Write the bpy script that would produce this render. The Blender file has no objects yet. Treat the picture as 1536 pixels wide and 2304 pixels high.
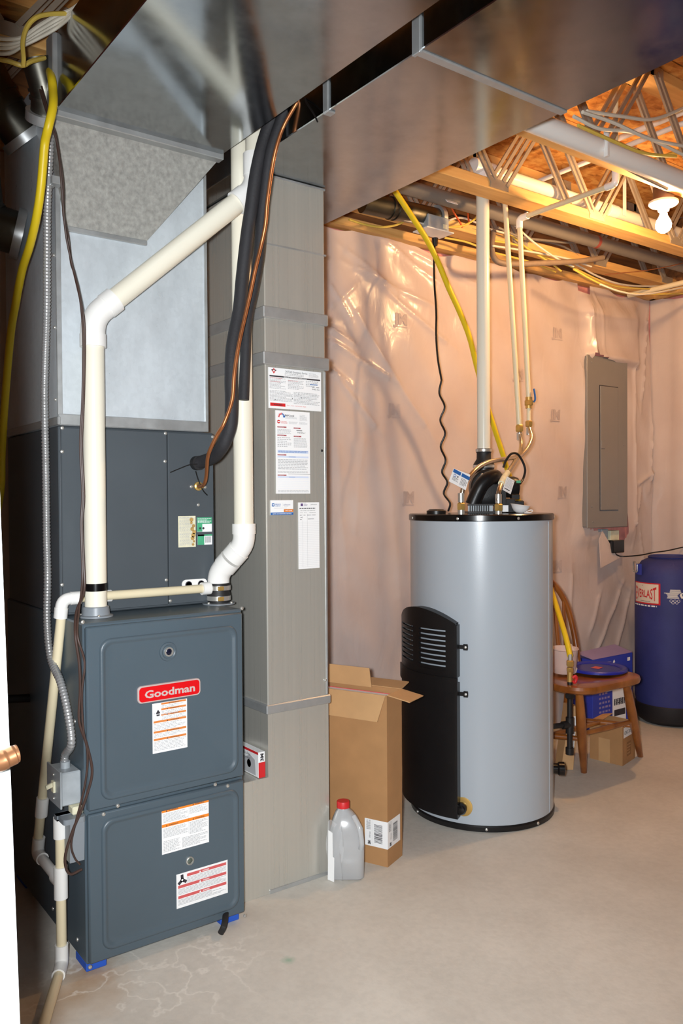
import bpy, bmesh, math, random
from mathutils import Vector, Matrix
random.seed(11)
SC = bpy.context.scene
COL = SC.collection
V = Vector
# ---------------------------------------------------------------- camera
H = 1.18
YAW, PIT, ROL, FPX = math.radians(36.4), math.radians(-0.846), math.radians(0.395), 1866.0
FW = V((math.sin(YAW)*math.cos(PIT), math.cos(YAW)*math.cos(PIT), math.sin(PIT)))
_r = V((math.cos(YAW), -math.sin(YAW), 0)); _d = FW.cross(_r)
RT = _r*math.cos(ROL) + _d*math.sin(ROL)
DN = _d*math.cos(ROL) - _r*math.sin(ROL)
CAM = V((0, 0, H))
cd = bpy.data.cameras.new('camera'); cam = bpy.data.objects.new('camera', cd); COL.objects.link(cam)
cam.matrix_world = Matrix(((RT.x, -DN.x, -FW.x, 0), (RT.y, -DN.y, -FW.y, 0), (RT.z, -DN.z, -FW.z, H), (0, 0, 0, 1)))
cd.sensor_fit = 'VERTICAL'; cd.sensor_height = 36.0; cd.lens = FPX/2304*36.0; cd.clip_start = 0.05
SC.camera = cam
# ---------------------------------------------------------------- world, flash, exposure
w = bpy.data.worlds.new('world'); SC.world = w; w.use_nodes = True
w.node_tree.nodes['Background'].inputs[0].default_value = (0.9, 0.95, 1.0, 1)
w.node_tree.nodes['Background'].inputs[1].default_value = 0.05
def spot(name, loc, to, power, col, size, ang, blend):
    l = bpy.data.lights.new(name, 'SPOT'); l.energy = power; l.color = col; l.shadow_soft_size = size
    l.spot_size = math.radians(ang); l.spot_blend = blend
    o = bpy.data.objects.new(name, l); COL.objects.link(o); o.location = loc
    o.rotation_euler = (V(to)-V(loc)).to_track_quat('-Z', 'Y').to_euler(); return o
def area(name, loc, to, power, col, sx, sy):
    l = bpy.data.lights.new(name, 'AREA'); l.energy = power; l.color = col; l.shape = 'RECTANGLE'; l.size = sx; l.size_y = sy
    o = bpy.data.objects.new(name, l); COL.objects.link(o); o.location = loc
    o.rotation_euler = (V(to)-V(loc)).to_track_quat('-Z', 'Y').to_euler(); return o
FL = CAM - RT*0.055 - DN*0.02 - FW*0.02
spot('camera_flash', FL, CAM + FW*3 + RT*0.1 + DN*0.15, 300, (0.93, 0.97, 1.0), 0.03, 96, 0.9)
area('added_fill_behind_camera', (0.9, -0.9, 2.3), (1.2, 1.2, 0.9), 3, (0.95, 0.97, 1.0), 0.6, 0.6)  # weak soft fill added behind the camera, no fixture belongs to it
SC.view_settings.view_transform = 'Standard'; SC.view_settings.look = 'None'
SC.view_settings.exposure = 0.0; SC.view_settings.gamma = 1.0; SC.view_settings.use_curve_mapping = False
BULB_W = 900.0
# ---------------------------------------------------------------- helpers
def ray(u, v): return RT*((u-768)/FPX) + DN*((v-1152)/FPX) + FW
def P(u, v, X=None, Y=None, Z=None):
    q = ray(u, v)
    t = X/q.x if X is not None else (Y/q.y if Y is not None else (Z-H)/q.z)
    return CAM + q*t
def cr(pts, n=6):
    pts = [V(p) for p in pts]
    if len(pts) < 3: return pts
    q = [pts[0]*2-pts[1]] + pts + [pts[-1]*2-pts[-2]]; out = []
    for i in range(1, len(q)-2):
        a, b, c, d = q[i-1:i+3]
        for k in range(n):
            t = k/n
            out.append(0.5*((2*b)+(c-a)*t+(2*a-5*b+4*c-d)*t*t+(3*b-a-3*c+d)*t**3))
    out.append(pts[-1]); return out
def fillet(pts, r, n=6):
    pts = [V(p) for p in pts]; out = [pts[0]]
    for i in range(1, len(pts)-1):
        a, b, c = pts[i-1:i+2]; u = (a-b).normalized(); w_ = (c-b).normalized()
        d = min(r, (a-b).length*.49, (c-b).length*.49)
        p0, p2 = b+u*d, b+w_*d
        for k in range(n+1):
            t = k/n; out.append(p0*(1-t)**2 + b*2*t*(1-t) + p2*t*t)
    out.append(pts[-1]); return out
def rrect(x0, y0, x1, y1, r, n=5):
    out = []
    for cx, cy, a in ((x1-r, y1-r, 0), (x0+r, y1-r, 90), (x0+r, y0+r, 180), (x1-r, y0+r, 270)):
        for k in range(n+1):
            t = math.radians(a+90*k/n); out.append((cx+r*math.cos(t), cy+r*math.sin(t)))
    return out
class MB:
    def __init__(s): s.v, s.f, s.m = [], [], []
    def add(s, vs, fs, m=0):
        o = len(s.v); s.v += [V(p) for p in vs]; s.f += [tuple(i+o for i in f) for f in fs]; s.m += [m]*len(fs); return s
    def obox(s, c, ax, h, bev=0, m=0):
        c = V(c); ax = [V(a).normalized() for a in ax]
        if bev <= 0:
            vs = [c+ax[0]*h[0]*a+ax[1]*h[1]*b+ax[2]*h[2]*d for d in (-1, 1) for b in (-1, 1) for a in (-1, 1)]
            return s.add(vs, [(0, 2, 3, 1), (4, 5, 7, 6), (0, 1, 5, 4), (2, 6, 7, 3), (0, 4, 6, 2), (1, 3, 7, 5)], m)
        bm = bmesh.new(); bmesh.ops.create_cube(bm, size=2)
        for vv in bm.verts: vv.co = V((vv.co.x*h[0], vv.co.y*h[1], vv.co.z*h[2]))
        bmesh.ops.bevel(bm, geom=bm.edges[:], offset=min(bev, min(h)*.95), segments=1, profile=.5, affect='EDGES')
        bm.verts.index_update()
        vs = [c+ax[0]*p.co.x+ax[1]*p.co.y+ax[2]*p.co.z for p in bm.verts]
        fs = [tuple(q.index for q in f.verts) for f in bm.faces]; bm.free()
        return s.add(vs, fs, m)
    def box(s, x0, y0, z0, x1, y1, z1, bev=0, m=0):
        return s.obox(((x0+x1)/2, (y0+y1)/2, (z0+z1)/2), ((1, 0, 0), (0, 1, 0), (0, 0, 1)), (abs(x1-x0)/2, abs(y1-y0)/2, abs(z1-z0)/2), bev, m)
    def tube(s, path, r, n=12, caps=True, m=0, flat=None):
        path = [V(p) for p in path]; L = len(path)
        rs = r if isinstance(r, (list, tuple)) else [r]*L
        tg = [(path[min(i+1, L-1)]-path[max(i-1, 0)]).normalized() for i in range(L)]
        a = tg[0].orthogonal().normalized() if abs(tg[0].z) > .9 else tg[0].cross(V((0, 0, 1))).normalized()
        vs = []
        for i in range(L):
            a = (a - tg[i]*a.dot(tg[i])).normalized(); b = tg[i].cross(a)
            for k in range(n):
                t = 2*math.pi*k/n; vs.append(path[i]+a*(math.cos(t)*rs[i])+b*(math.sin(t)*rs[i]*(flat or 1)))
        fs = [(i*n+k, i*n+(k+1) % n, (i+1)*n+(k+1) % n, (i+1)*n+k) for i in range(L-1) for k in range(n)]
        if caps: fs += [tuple(range(n-1, -1, -1)), tuple(range((L-1)*n, L*n))]
        return s.add(vs, fs, m)
    def cyl(s, p0, p1, r0, r1=None, n=20, m=0): return s.tube([p0, p1], [r0, r0 if r1 is None else r1], n, True, m)
    def lathe(s, c, prof, ax=(0, 0, 1), n=28, m=0):
        c = V(c); ax = V(ax).normalized(); a = ax.orthogonal().normalized(); b = ax.cross(a); L = len(prof)
        vs = [c+ax*z+(a*math.cos(2*math.pi*k/n)+b*math.sin(2*math.pi*k/n))*r for r, z in prof for k in range(n)]
        fs = [(i*n+k, i*n+(k+1) % n, (i+1)*n+(k+1) % n, (i+1)*n+k) for i in range(L-1) for k in range(n)]
        if prof[0][0] > 1e-6: fs.append(tuple(range(n-1, -1, -1)))
        if prof[-1][0] > 1e-6: fs.append(tuple(range((L-1)*n, L*n)))
        return s.add(vs, fs, m)
    def prism(s, poly, off, m=0):
        poly = [V(p) for p in poly]; off = V(off); n = len(poly)
        return s.add(poly+[p+off for p in poly], [tuple(range(n-1, -1, -1)), tuple(range(n, 2*n))]+[(i, (i+1) % n, n+(i+1) % n, n+i) for i in range(n)], m)
    def ringz(s, loops, m=0, cap0=True, cap1=True):
        n = len(loops[0]); vs = [p for l in loops for p in l]
        fs = [(i*n+k, i*n+(k+1) % n, (i+1)*n+(k+1) % n, (i+1)*n+k) for i in range(len(loops)-1) for k in range(n)]
        if cap0: fs.append(tuple(range(n-1, -1, -1)))
        if cap1: fs.append(tuple(range((len(loops)-1)*n, len(loops)*n)))
        return s.add(vs, fs, m)
    def sphere(s, c, r, sc=(1, 1, 1), n=14, m=0):
        c = V(c); vs = []; R_ = n//2
        for i in range(R_+1):
            t = math.pi*i/R_
            for k in range(n):
                p = 2*math.pi*k/n; vs.append(c+V((math.sin(t)*math.cos(p)*sc[0], math.sin(t)*math.sin(p)*sc[1], math.cos(t)*sc[2]))*r)
        return s.add(vs, [(i*n+k, (i+1)*n+k, (i+1)*n+(k+1) % n, i*n+(k+1) % n) for i in range(R_) for k in range(n)], m)
    def build(s, name, mats, parent=None, smooth=0.6):
        org = V(parent['org']) if parent is not None and 'org' in parent else V((0, 0, 0))
        if parent is None:
            org = V((sum(p.x for p in s.v)/len(s.v), sum(p.y for p in s.v)/len(s.v), min(p.z for p in s.v)))
        me = bpy.data.meshes.new(name); me.from_pydata([p-org for p in s.v], [], s.f)
        for m_ in (mats if isinstance(mats, (list, tuple)) else [mats]): me.materials.append(m_)
        me.polygons.foreach_set('material_index', s.m)
        bm = bmesh.new(); bm.from_mesh(me); bmesh.ops.recalc_face_normals(bm, faces=bm.faces[:]); bm.to_mesh(me); bm.free()
        if smooth:
            me.shade_smooth(); me.set_sharp_from_angle(angle=smooth)
        o = bpy.data.objects.new(name, me); COL.objects.link(o)
        if parent is not None: o.parent = parent
        else: o.location = org
        o['org'] = tuple(org); return o
def thing(name, label, cat, loc, group=None):
    o = bpy.data.objects.new(name, None); COL.objects.link(o); o.location = loc; o['org'] = tuple(loc); o.empty_display_size = .05
    o['label'] = label; o['category'] = cat
    if group: o['group'] = group
    return o
def tag(o, label, cat, group=None):
    o['label'] = label; o['category'] = cat
    if group: o['group'] = group
    return o
def struct(o): o['kind'] = 'structure'; return o
def lab(o, s): o['label'] = s; return o
_tx = {}
def tgeo(s, bold=0.0, shear=0.0):
    k = (s, bold, shear)
    if k not in _tx:
        c = bpy.data.curves.new('t', 'FONT'); c.body = s; c.size = 1; c.offset = bold; c.shear = shear; c.resolution_u = 2
        o = bpy.data.objects.new('t', c); COL.objects.link(o)
        dg = bpy.context.evaluated_depsgraph_get(); me = bpy.data.meshes.new_from_object(o.evaluated_get(dg))
        _tx[k] = ([v.co.copy() for v in me.vertices], [tuple(p.vertices) for p in me.polygons])
        bpy.data.objects.remove(o); bpy.data.meshes.remove(me); bpy.data.curves.remove(c)
    return _tx[k]
class Dec(MB):
    """flat print lying on a sheet: x to the right, y up, in metres from the sheet's lower left corner"""
    def __init__(s, o, right, up, lift=0.0007):
        super().__init__(); s.o = V(o); s.r = V(right).normalized(); s.u = V(up).normalized(); s.n = s.r.cross(s.u).normalized(); s.l = lift
    def q(s, x, y, k=1): return s.o+s.r*x+s.u*y+s.n*(s.l*k)
    def rect(s, x0, y0, x1, y1, m=0, k=1): return s.add([s.q(x0, y0, k), s.q(x1, y0, k), s.q(x1, y1, k), s.q(x0, y1, k)], [(0, 1, 2, 3)], m)
    def poly(s, pts, m=0, k=1): return s.add([s.q(x, y, k) for x, y in pts], [tuple(range(len(pts)))], m)
    def tri(s, x, y, h, m=0, k=2): return s.poly([(x-h*.55, y), (x+h*.55, y), (x, y+h)], m, k)
    def ring(s, x, y, r0, r1, m=0, k=1, n=24):
        vs = [s.q(x+math.cos(2*math.pi*i/n)*r, y+math.sin(2*math.pi*i/n)*r, k) for r in (r0, r1) for i in range(n)]
        return s.add(vs, [(i, (i+1) % n, n+(i+1) % n, n+i) for i in range(n)], m)
    def disc(s, x, y, r, m=0, k=1, n=20): return s.poly([(x+math.cos(2*math.pi*i/n)*r, y+math.sin(2*math.pi*i/n)*r) for i in range(n)], m, k)
    def text(s, t, x, y, size, m=0, k=2, width=None, align=0, bold=0.0, shear=0.0, ext=0):
        vs, fs = tgeo(t, bold, shear)
        if not vs: return s
        xs = [p.x for p in vs]; w_ = (max(xs)-min(xs))*size; sx = 1 if not width else width/w_
        x0 = x-min(xs)*size*sx-(w_*sx*align)
        return s.add([s.q(x0+p.x*size*sx, y+p.y*size, k) for p in vs], fs, m)
    def lines(s, x0, y0, x1, y1, n, m=0, h=None, k=1.5):
        dy = (y1-y0)/n; h = h or dy*.45
        for i in range(n):
            y = y1-dy*(i+.75); x = x0; end = x1-(x1-x0)*random.choice((0, 0, .05, .1, .3))
            while x < end:
                ww = random.uniform(.03, .1)*(x1-x0)+h; s.rect(x, y, min(x+ww, end), y+h, m, k); x += ww+h*.8
        return s
# ---------------------------------------------------------------- materials (all procedural)
def newmat(name):
    m = bpy.data.materials.new(name); m.use_nodes = True; return m, m.node_tree, m.node_tree.nodes['Principled BSDF']
def N(t, ty, **kw):
    n = t.nodes.new(ty)
    for k, v in kw.items():
        if k in n.inputs: n.inputs[k].default_value = v
        else: setattr(n, k, v)
    return n
def coords(t, scale=(1, 1, 1), kind='Object'):
    tc = N(t, 'ShaderNodeTexCoord'); mp = N(t, 'ShaderNodeMapping'); mp.inputs['Scale'].default_value = scale
    t.links.new(tc.outputs[kind], mp.inputs[0]); return mp.outputs[0]
def ramp(t, fac, stops):
    r = N(t, 'ShaderNodeValToRGB'); e = r.color_ramp.elements
    while len(e) < len(stops): e.new(.5)
    for i, (p, c) in enumerate(stops): e[i].position = p; e[i].color = tuple(c)+(1,) if len(c) == 3 else c
    t.links.new(fac, r.inputs[0]); return r.outputs[0]
def lin(c): return tuple((x/12.92 if x <= .04045 else ((x+.055)/1.055)**2.4) for x in [y/255 for y in c])
def mat(name, rgb, rough=.5, metal=0., var=.06, vs=6., bump=0., bs=60., coat=0., trans=0., alpha=1., spec=.5, stretch=(1, 1, 1), dist=.002, ior=1.45):
    m, t, b = newmat(name); c = lin(rgb)
    co = coords(t, stretch)
    nz = N(t, 'ShaderNodeTexNoise', Scale=vs, Detail=6.0); t.links.new(co, nz.inputs['Vector'])
    col = ramp(t, nz.outputs[0], [(.3, [max(0, x*(1-var)) for x in c]), (.7, [min(1, x*(1+var)) for x in c])])
    t.links.new(col, b.inputs['Base Color'])
    b.inputs['Roughness'].default_value = rough; b.inputs['Metallic'].default_value = metal
    b.inputs['Coat Weight'].default_value = coat; b.inputs['Coat Roughness'].default_value = .08
    b.inputs['Transmission Weight'].default_value = trans; b.inputs['Alpha'].default_value = alpha
    b.inputs['Specular IOR Level'].default_value = spec; b.inputs['IOR'].default_value = ior
    if bump:
        n2 = N(t, 'ShaderNodeTexNoise', Scale=bs, Detail=3.0); t.links.new(co, n2.inputs['Vector'])
        bp = N(t, 'ShaderNodeBump', Strength=bump, Distance=dist); t.links.new(n2.outputs[0], bp.inputs['Height']); t.links.new(bp.outputs[0], b.inputs['Normal'])
    return m
def galv(name, rgb, r0, r1, streak=(1, 1, 1), spang=.08, wav=.08, dirt=.0, metal=1.0, con=1.0):
    """galvanised sheet: zinc spangle, rolling streaks and soft oil-canning"""
    m, t, b = newmat(name); c = lin(rgb); co = coords(t, (1, 1, 1)); cs = coords(t, streak)
    vo = N(t, 'ShaderNodeTexVoronoi', Scale=90.0); t.links.new(co, vo.inputs['Vector'])
    nz = N(t, 'ShaderNodeTexNoise', Scale=14.0, Detail=7.0, Roughness=.65); t.links.new(cs, nz.inputs['Vector'])
    nb = N(t, 'ShaderNodeTexNoise', Scale=3.2, Detail=4.0); t.links.new(co, nb.inputs['Vector'])
    mx = N(t, 'ShaderNodeMath', operation='MULTIPLY_ADD'); t.links.new(vo.outputs['Color'], mx.inputs[0]); mx.inputs[1].default_value = spang; t.links.new(nz.outputs[0], mx.inputs[2])
    col = ramp(t, mx.outputs[0], [(.3, [x*(1-.12*con-dirt) for x in c]), (.75, [min(1, x*(1+.08*con)) for x in c])]); t.links.new(col, b.inputs['Base Color'])
    b.inputs['Metallic'].default_value = metal
    mr = N(t, 'ShaderNodeMapRange'); mr.inputs['From Min'].default_value = .3; mr.inputs['From Max'].default_value = .7
    mr.inputs['To Min'].default_value = r0; mr.inputs['To Max'].default_value = r1; t.links.new(nz.outputs[0], mr.inputs[0]); t.links.new(mr.outputs[0], b.inputs['Roughness'])
    bp = N(t, 'ShaderNodeBump', Strength=wav, Distance=.05); t.links.new(nb.outputs[0], bp.inputs['Height']); t.links.new(bp.outputs[0], b.inputs['Normal'])
    return m
def emis(name, rgb, s):
    m, t, b = newmat(name); b.inputs['Base Color'].default_value = (1, 1, 1, 1)
    b.inputs['Emission Color'].default_value = tuple(rgb)+(1,); b.inputs['Emission Strength'].default_value = s; return m
def wood(name, c0, c1, stretch=(1.2, 14, 14), rough=.55, coat=0):
    m, t, b = newmat(name); co = coords(t, stretch)
    nz = N(t, 'ShaderNodeTexNoise', Scale=3.0, Detail=6.0, Distortion=.6); t.links.new(co, nz.inputs['Vector'])
    t.links.new(ramp(t, nz.outputs[0], [(.3, lin(c0)), (.68, lin(c1))]), b.inputs['Base Color'])
    b.inputs['Roughness'].default_value = rough; b.inputs['Coat Weight'].default_value = coat; return m
def concrete():
    m, t, b = newmat('concrete'); co = coords(t)
    n1 = N(t, 'ShaderNodeTexNoise', Scale=1.6, Detail=8.0, Roughness=.6); t.links.new(co, n1.inputs['Vector'])
    n2 = N(t, 'ShaderNodeTexNoise', Scale=55.0, Detail=4.0); t.links.new(co, n2.inputs['Vector'])
    base = ramp(t, n1.outputs[0], [(.32, lin((196, 190, 180))), (.68, lin((220, 215, 205)))])
    mx = N(t, 'ShaderNodeMix', data_type='RGBA', blend_type='MULTIPLY'); mx.inputs[0].default_value = 1
    fine = ramp(t, n2.outputs[0], [(.35, (.94, .94, .94)), (.6, (1, 1, 1))])
    t.links.new(base, mx.inputs[6]); t.links.new(fine, mx.inputs[7]); cur = mx.outputs[2]
    tc = N(t, 'ShaderNodeNewGeometry')
    def stain(cx, cy, r, rgb, amt, ns=14., soft=.6):
        nonlocal cur
        sub = N(t, 'ShaderNodeVectorMath', operation='SUBTRACT'); sub.inputs[1].default_value = (cx, cy, 0); t.links.new(tc.outputs['Position'], sub.inputs[0])
        ln = N(t, 'ShaderNodeVectorMath', operation='LENGTH'); t.links.new(sub.outputs[0], ln.inputs[0])
        nn = N(t, 'ShaderNodeTexNoise', Scale=ns, Detail=5.0); t.links.new(tc.outputs['Position'], nn.inputs['Vector'])
        ad = N(t, 'ShaderNodeMath', operation='MULTIPLY_ADD'); t.links.new(nn.outputs[0], ad.inputs[0]); ad.inputs[1].default_value = r*1.2; t.links.new(ln.outputs['Value'], ad.inputs[2])
        f = ramp(t, ad.outputs[0], [(0, (amt,)*3), (1, (0, 0, 0))]); rr = f.node
        rr.color_ramp.elements[0].position = max(0, r*(1.2-soft)); rr.color_ramp.elements[1].position = r*1.6
        mm = N(t, 'ShaderNodeMix', data_type='RGBA'); t.links.new(f, mm.inputs[0]); t.links.new(cur, mm.inputs[6]); mm.inputs[7].default_value = lin(rgb)+(1,); cur = mm.outputs[2]
    for a in STAINS: stain(*a)
    # thin white mineral lines left by evaporated water around the furnace foot
    n3 = N(t, 'ShaderNodeTexNoise', Scale=4.2, Detail=5.0); t.links.new(co, n3.inputs['Vector'])
    sb = N(t, 'ShaderNodeMath', operation='SUBTRACT'); t.links.new(n3.outputs[0], sb.inputs[0]); sb.inputs[1].default_value = .5
    ab = N(t, 'ShaderNodeMath', operation='ABSOLUTE'); t.links.new(sb.outputs[0], ab.inputs[0])
    lf = ramp(t, ab.outputs[0], [(0, (.6,)*3), (.011, (0, 0, 0))])
    dx = N(t, 'ShaderNodeVectorMath', operation='DISTANCE'); dx.inputs[1].default_value = (.82, 1.97, 0); t.links.new(tc.outputs['Position'], dx.inputs[0])
    df = ramp(t, dx.outputs['Value'], [(.16, (1, 1, 1)), (.38, (0, 0, 0))])
    ml = N(t, 'ShaderNodeMath', operation='MULTIPLY'); t.links.new(lf, ml.inputs[0]); t.links.new(df, ml.inputs[1])
    mm = N(t, 'ShaderNodeMix', data_type='RGBA'); t.links.new(ml.outputs[0], mm.inputs[0]); t.links.new(cur, mm.inputs[6]); mm.inputs[7].default_value = lin((235, 230, 220))+(1,)
    t.links.new(mm.outputs[2], b.inputs['Base Color'])
    b.inputs['Roughness'].default_value = .55; b.inputs['Specular IOR Level'].default_value = .35
    bp = N(t, 'ShaderNodeBump', Strength=.25, Distance=.003); t.links.new(n2.outputs[0], bp.inputs['Height']); t.links.new(bp.outputs[0], b.inputs['Normal'])
    return m
_a = P(648, 2160, Z=0); _b = P(190, 2185, Z=0); _c = P(1285, 1800, Z=0); _e = P(165, 2230, Z=0)
STAINS = [(_a.x, _a.y, .022, (120, 165, 140), .85, 40., .9), (_b.x+.01, _b.y-.01, .085, (168, 122, 74), .85, 18.), (_e.x, _e.y, .16, (172, 140, 104), .7, 9.), (_c.x, _c.y, .05, (218, 204, 184), .7, 20.)]
def sheetmat():
    """clear-ish vapour barrier over pink batts: glossy film, partly see-through"""
    m, t, b = newmat('plastic_film'); co = coords(t)
    nz = N(t, 'ShaderNodeTexNoise', Scale=2.2, Detail=5.0); t.links.new(co, nz.inputs['Vector'])
    t.links.new(ramp(t, nz.outputs[0], [(.3, lin((204, 184, 176))), (.7, lin((224, 207, 198)))]), b.inputs['Base Color'])
    b.inputs['Roughness'].default_value = .24; b.inputs['Alpha'].default_value = .9; b.inputs['Specular IOR Level'].default_value = .6
    n2 = N(t, 'ShaderNodeTexNoise', Scale=9.0, Detail=3.0, Distortion=1.5); t.links.new(coords(t, (1, 1, .55)), n2.inputs['Vector'])
    bp = N(t, 'ShaderNodeBump', Strength=.16, Distance=.02); t.links.new(n2.outputs[0], bp.inputs['Height']); t.links.new(bp.outputs[0], b.inputs['Normal'])
    return m
def osb():
    m, t, b = newmat('osb'); vo = N(t, 'ShaderNodeTexVoronoi', Scale=22.0); t.links.new(coords(t, (1, 2.4, 1)), vo.inputs['Vector'])
    nz = N(t, 'ShaderNodeTexNoise', Scale=30.0, Detail=4.0); t.links.new(coords(t), nz.inputs['Vector'])
    ad = N(t, 'ShaderNodeMath', operation='MULTIPLY_ADD'); t.links.new(vo.outputs['Color'], ad.inputs[0]); ad.inputs[1].default_value = .5; t.links.new(nz.outputs[0], ad.inputs[2])
    t.links.new(ramp(t, ad.outputs[0], [(.35, lin((142, 84, 34))), (.65, lin((196, 130, 62))), (.95, lin((222, 168, 96)))]), b.inputs['Base Color']); b.inputs['Roughness'].default_value = .7
    return m
GZ = galv('galvanised_sheet', (178, 182, 184), .11, .18, (1, 1, 1), .05, .005)
GZD = galv('galvanised_drop', (198, 195, 186), .26, .33, (9, 9, .06), .05, .015, metal=.5, con=.45)
GZP = galv('galvanised_plenum', (208, 215, 220), .26, .40, (1, 1, .4), .16, .02, metal=.28)
GZB = galv('galvanised_band', (186, 188, 188), .30, .45, metal=.6)
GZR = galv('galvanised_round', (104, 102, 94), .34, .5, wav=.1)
DUSTY = mat('dusty_zinc', (158, 156, 150), .62, .3, .20, 80, .35, 120)
PAINT = mat('slate_grey_paint', (76, 89, 98), .38, 0, .03, 5, .22, 420, spec=.55, dist=.0006)
COILP = mat('charcoal_paint', (74, 80, 85), .40, 0, .06, 5, .14, 300, spec=.5, dist=.0006)
PVC = mat('cream_pvc', (232, 226, 208), .28, 0, .03, 3)
PVCW = mat('white_pvc', (236, 234, 230), .25, 0, .02, 3)
CPVC = mat('aged_cream_pvc', (226, 212, 178), .33, 0, .06, 5)
RUB = mat('black_rubber', (34, 33, 34), .55, 0, .1, 9)
FOAM = mat('black_foam_insulation', (40, 39, 42), .7, 0, .12, 20, .4, 160)
BLK = mat('black_plastic', (24, 23, 24), .36, 0, .1, 9, .12, 300, spec=.45)
BLKG = mat('gloss_black', (14, 13, 14), .2, 0, .1, 9)
STEEL = mat('steel', (206, 204, 198), .3, .7, .05, 20)
CHROME = mat('braided_steel', (206, 198, 184), .26, 1, .12, 40, .5, 300)
COPPER = mat('copper', (176, 112, 70), .38, .75, .18, 12)
BRASS = mat('brass', (206, 168, 96), .35, .6, .1, 15)
IRON = mat('black_iron', (52, 50, 50), .45, .6, .15, 15)
YEL = mat('yellow_jacket', (226, 196, 32), .4, 0, .04, 5)
BROWNW = mat('brown_wire', (70, 52, 46), .4, 0, .1, 9)
BLKW = mat('black_cord', (22, 20, 20), .45, 0, .1, 9)
WHTW = mat('white_cable', (214, 206, 190), .45, 0, .06, 9)
YELW = mat('yellow_cable', (214, 184, 84), .45, 0, .06, 9)
GRYW = mat('grey_cable', (120, 112, 104), .5, 0, .08, 9)
ORGW = mat('orange_cable', (206, 88, 36), .45, 0, .06, 9)
PAPER = mat('paper', (238, 238, 238), .6, 0, .015, 4)
CREAMP = mat('aged_paper', (226, 220, 190), .6, 0, .12, 26)
INK = mat('grey_ink', (178, 178, 180), .6, 0, 0); INKD = mat('dark_ink', (54, 50, 56), .6, 0, 0)
RED = mat('red_print', (206, 40, 44), .45, 0, 0); REDL = mat('faded_red_print', (206, 92, 92), .5, 0, 0); ORG = mat('orange_print', (214, 128, 62), .5, 0, 0)
ORGB = mat('bright_orange_print', (238, 134, 36), .5, 0, 0); BLU = mat('blue_print', (40, 98, 168), .5, 0, 0); GRN = mat('green_print', (70, 160, 118), .5, 0, .2, 40)
LBLU = mat('pale_blue_print', (206, 216, 236), .6, 0, 0); MAR = mat('maroon_print', (160, 58, 66), .6, 0, 0); PUR = mat('purple_print', (92, 66, 120), .6, 0, 0); RUST = mat('rust_mark', (178, 142, 80), .7, 0, .2, 60)
BADGE = mat('badge_red', (214, 18, 26), .25, 0, 0, coat=.5); SILV = mat('badge_silver', (206, 186, 182), .35, .15, .05)
TANK = mat('grey_enamel', (172, 180, 188), .3, 0, .015, 2, .05, 300, coat=.25)
CARD = mat('cardboard', (172, 128, 84), .75, 0, .06, 14, .1, 90); CARDL = mat('cardboard_light', (192, 150, 104), .75, 0, .06, 14)
CARDD = mat('cardboard_edge', (146, 104, 66), .8, 0, .06, 30)
BLUE = mat('blue_plastic', (32, 44, 150), .35, 0, .05, 5); CARTB = mat('carton_blue', (46, 62, 170), .5, 0, .08, 5); CARTV = mat('carton_lavender', (146, 132, 176), .5, 0, .1, 5)
BAG = mat('navy_canvas', (46, 52, 112), .62, 0, .10, 8, .35, 260); BAGB = mat('black_canvas', (26, 24, 28), .6, 0, .1, 8)
OAK = wood('oak_varnish', (112, 58, 20), (164, 98, 40), (4, 4, 1.4), .3, .4)
PINE = wood('pine_lumber', (202, 150, 84), (226, 180, 112), (1.0, 12, 12), .6)
OSB = osb(); CONC = concrete(); FILM = sheetmat()
PINK = mat('pink_batt', (226, 150, 140), .9, 0, .18, 18, .6, 40)
DRYW = mat('painted_drywall', (150, 146, 140), .7, 0, .02, 4); DOORP = mat('white_door_paint', (206, 212, 211), .4, 0, .01, 4)
NICKEL = mat('bronze_lever', (150, 104, 72), .3, .8, .08, 10); PANELG = mat('panel_grey', (134, 130, 126), .42, .1, .03, 6, .08, 300)
JUGM = mat('clear_jug_plastic', (226, 228, 230), .18, 0, .02, 5, trans=.55, alpha=1)
CLEAR = mat('clear_plastic', (236, 238, 240), .12, 0, .02, 5, alpha=.28, spec=.9); TUB = mat('frosted_tub', (226, 200, 190), .3, 0, .06, 5, alpha=.72)
MASKW = mat('white_mask_fibre', (232, 228, 226), .7, 0, .03, 20, .3, 120); FOAMB = mat('blue_foam_pad', (36, 84, 184), .7, 0, .08, 40)
GREYP = mat('grey_pvc', (128, 134, 140), .4, 0, .03, 6); LIGHTG = mat('zinc_box', (166, 172, 176), .4, .15, .12, 30)
LOGO = mat('film_print', (184, 166, 160), .6, 0, .1, 20); WHITE = mat('white_ceramic', (238, 234, 226), .3, 0, .01)
PLATE = galv('truss_plate', (168, 156, 140), .4, .55, metal=.35); FLEX = mat('conduit_zinc', (186, 186, 186), .3, .55, .05, 20); GLASSD = mat('dark_glass', (20, 24, 44), .1, 0, .1)
BULB = emis('bulb_glow', (1.0, .59, .26), BULB_W); BULB2 = emis('far_bulb_glow', (1.0, .8, .58), 60.0)
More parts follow.
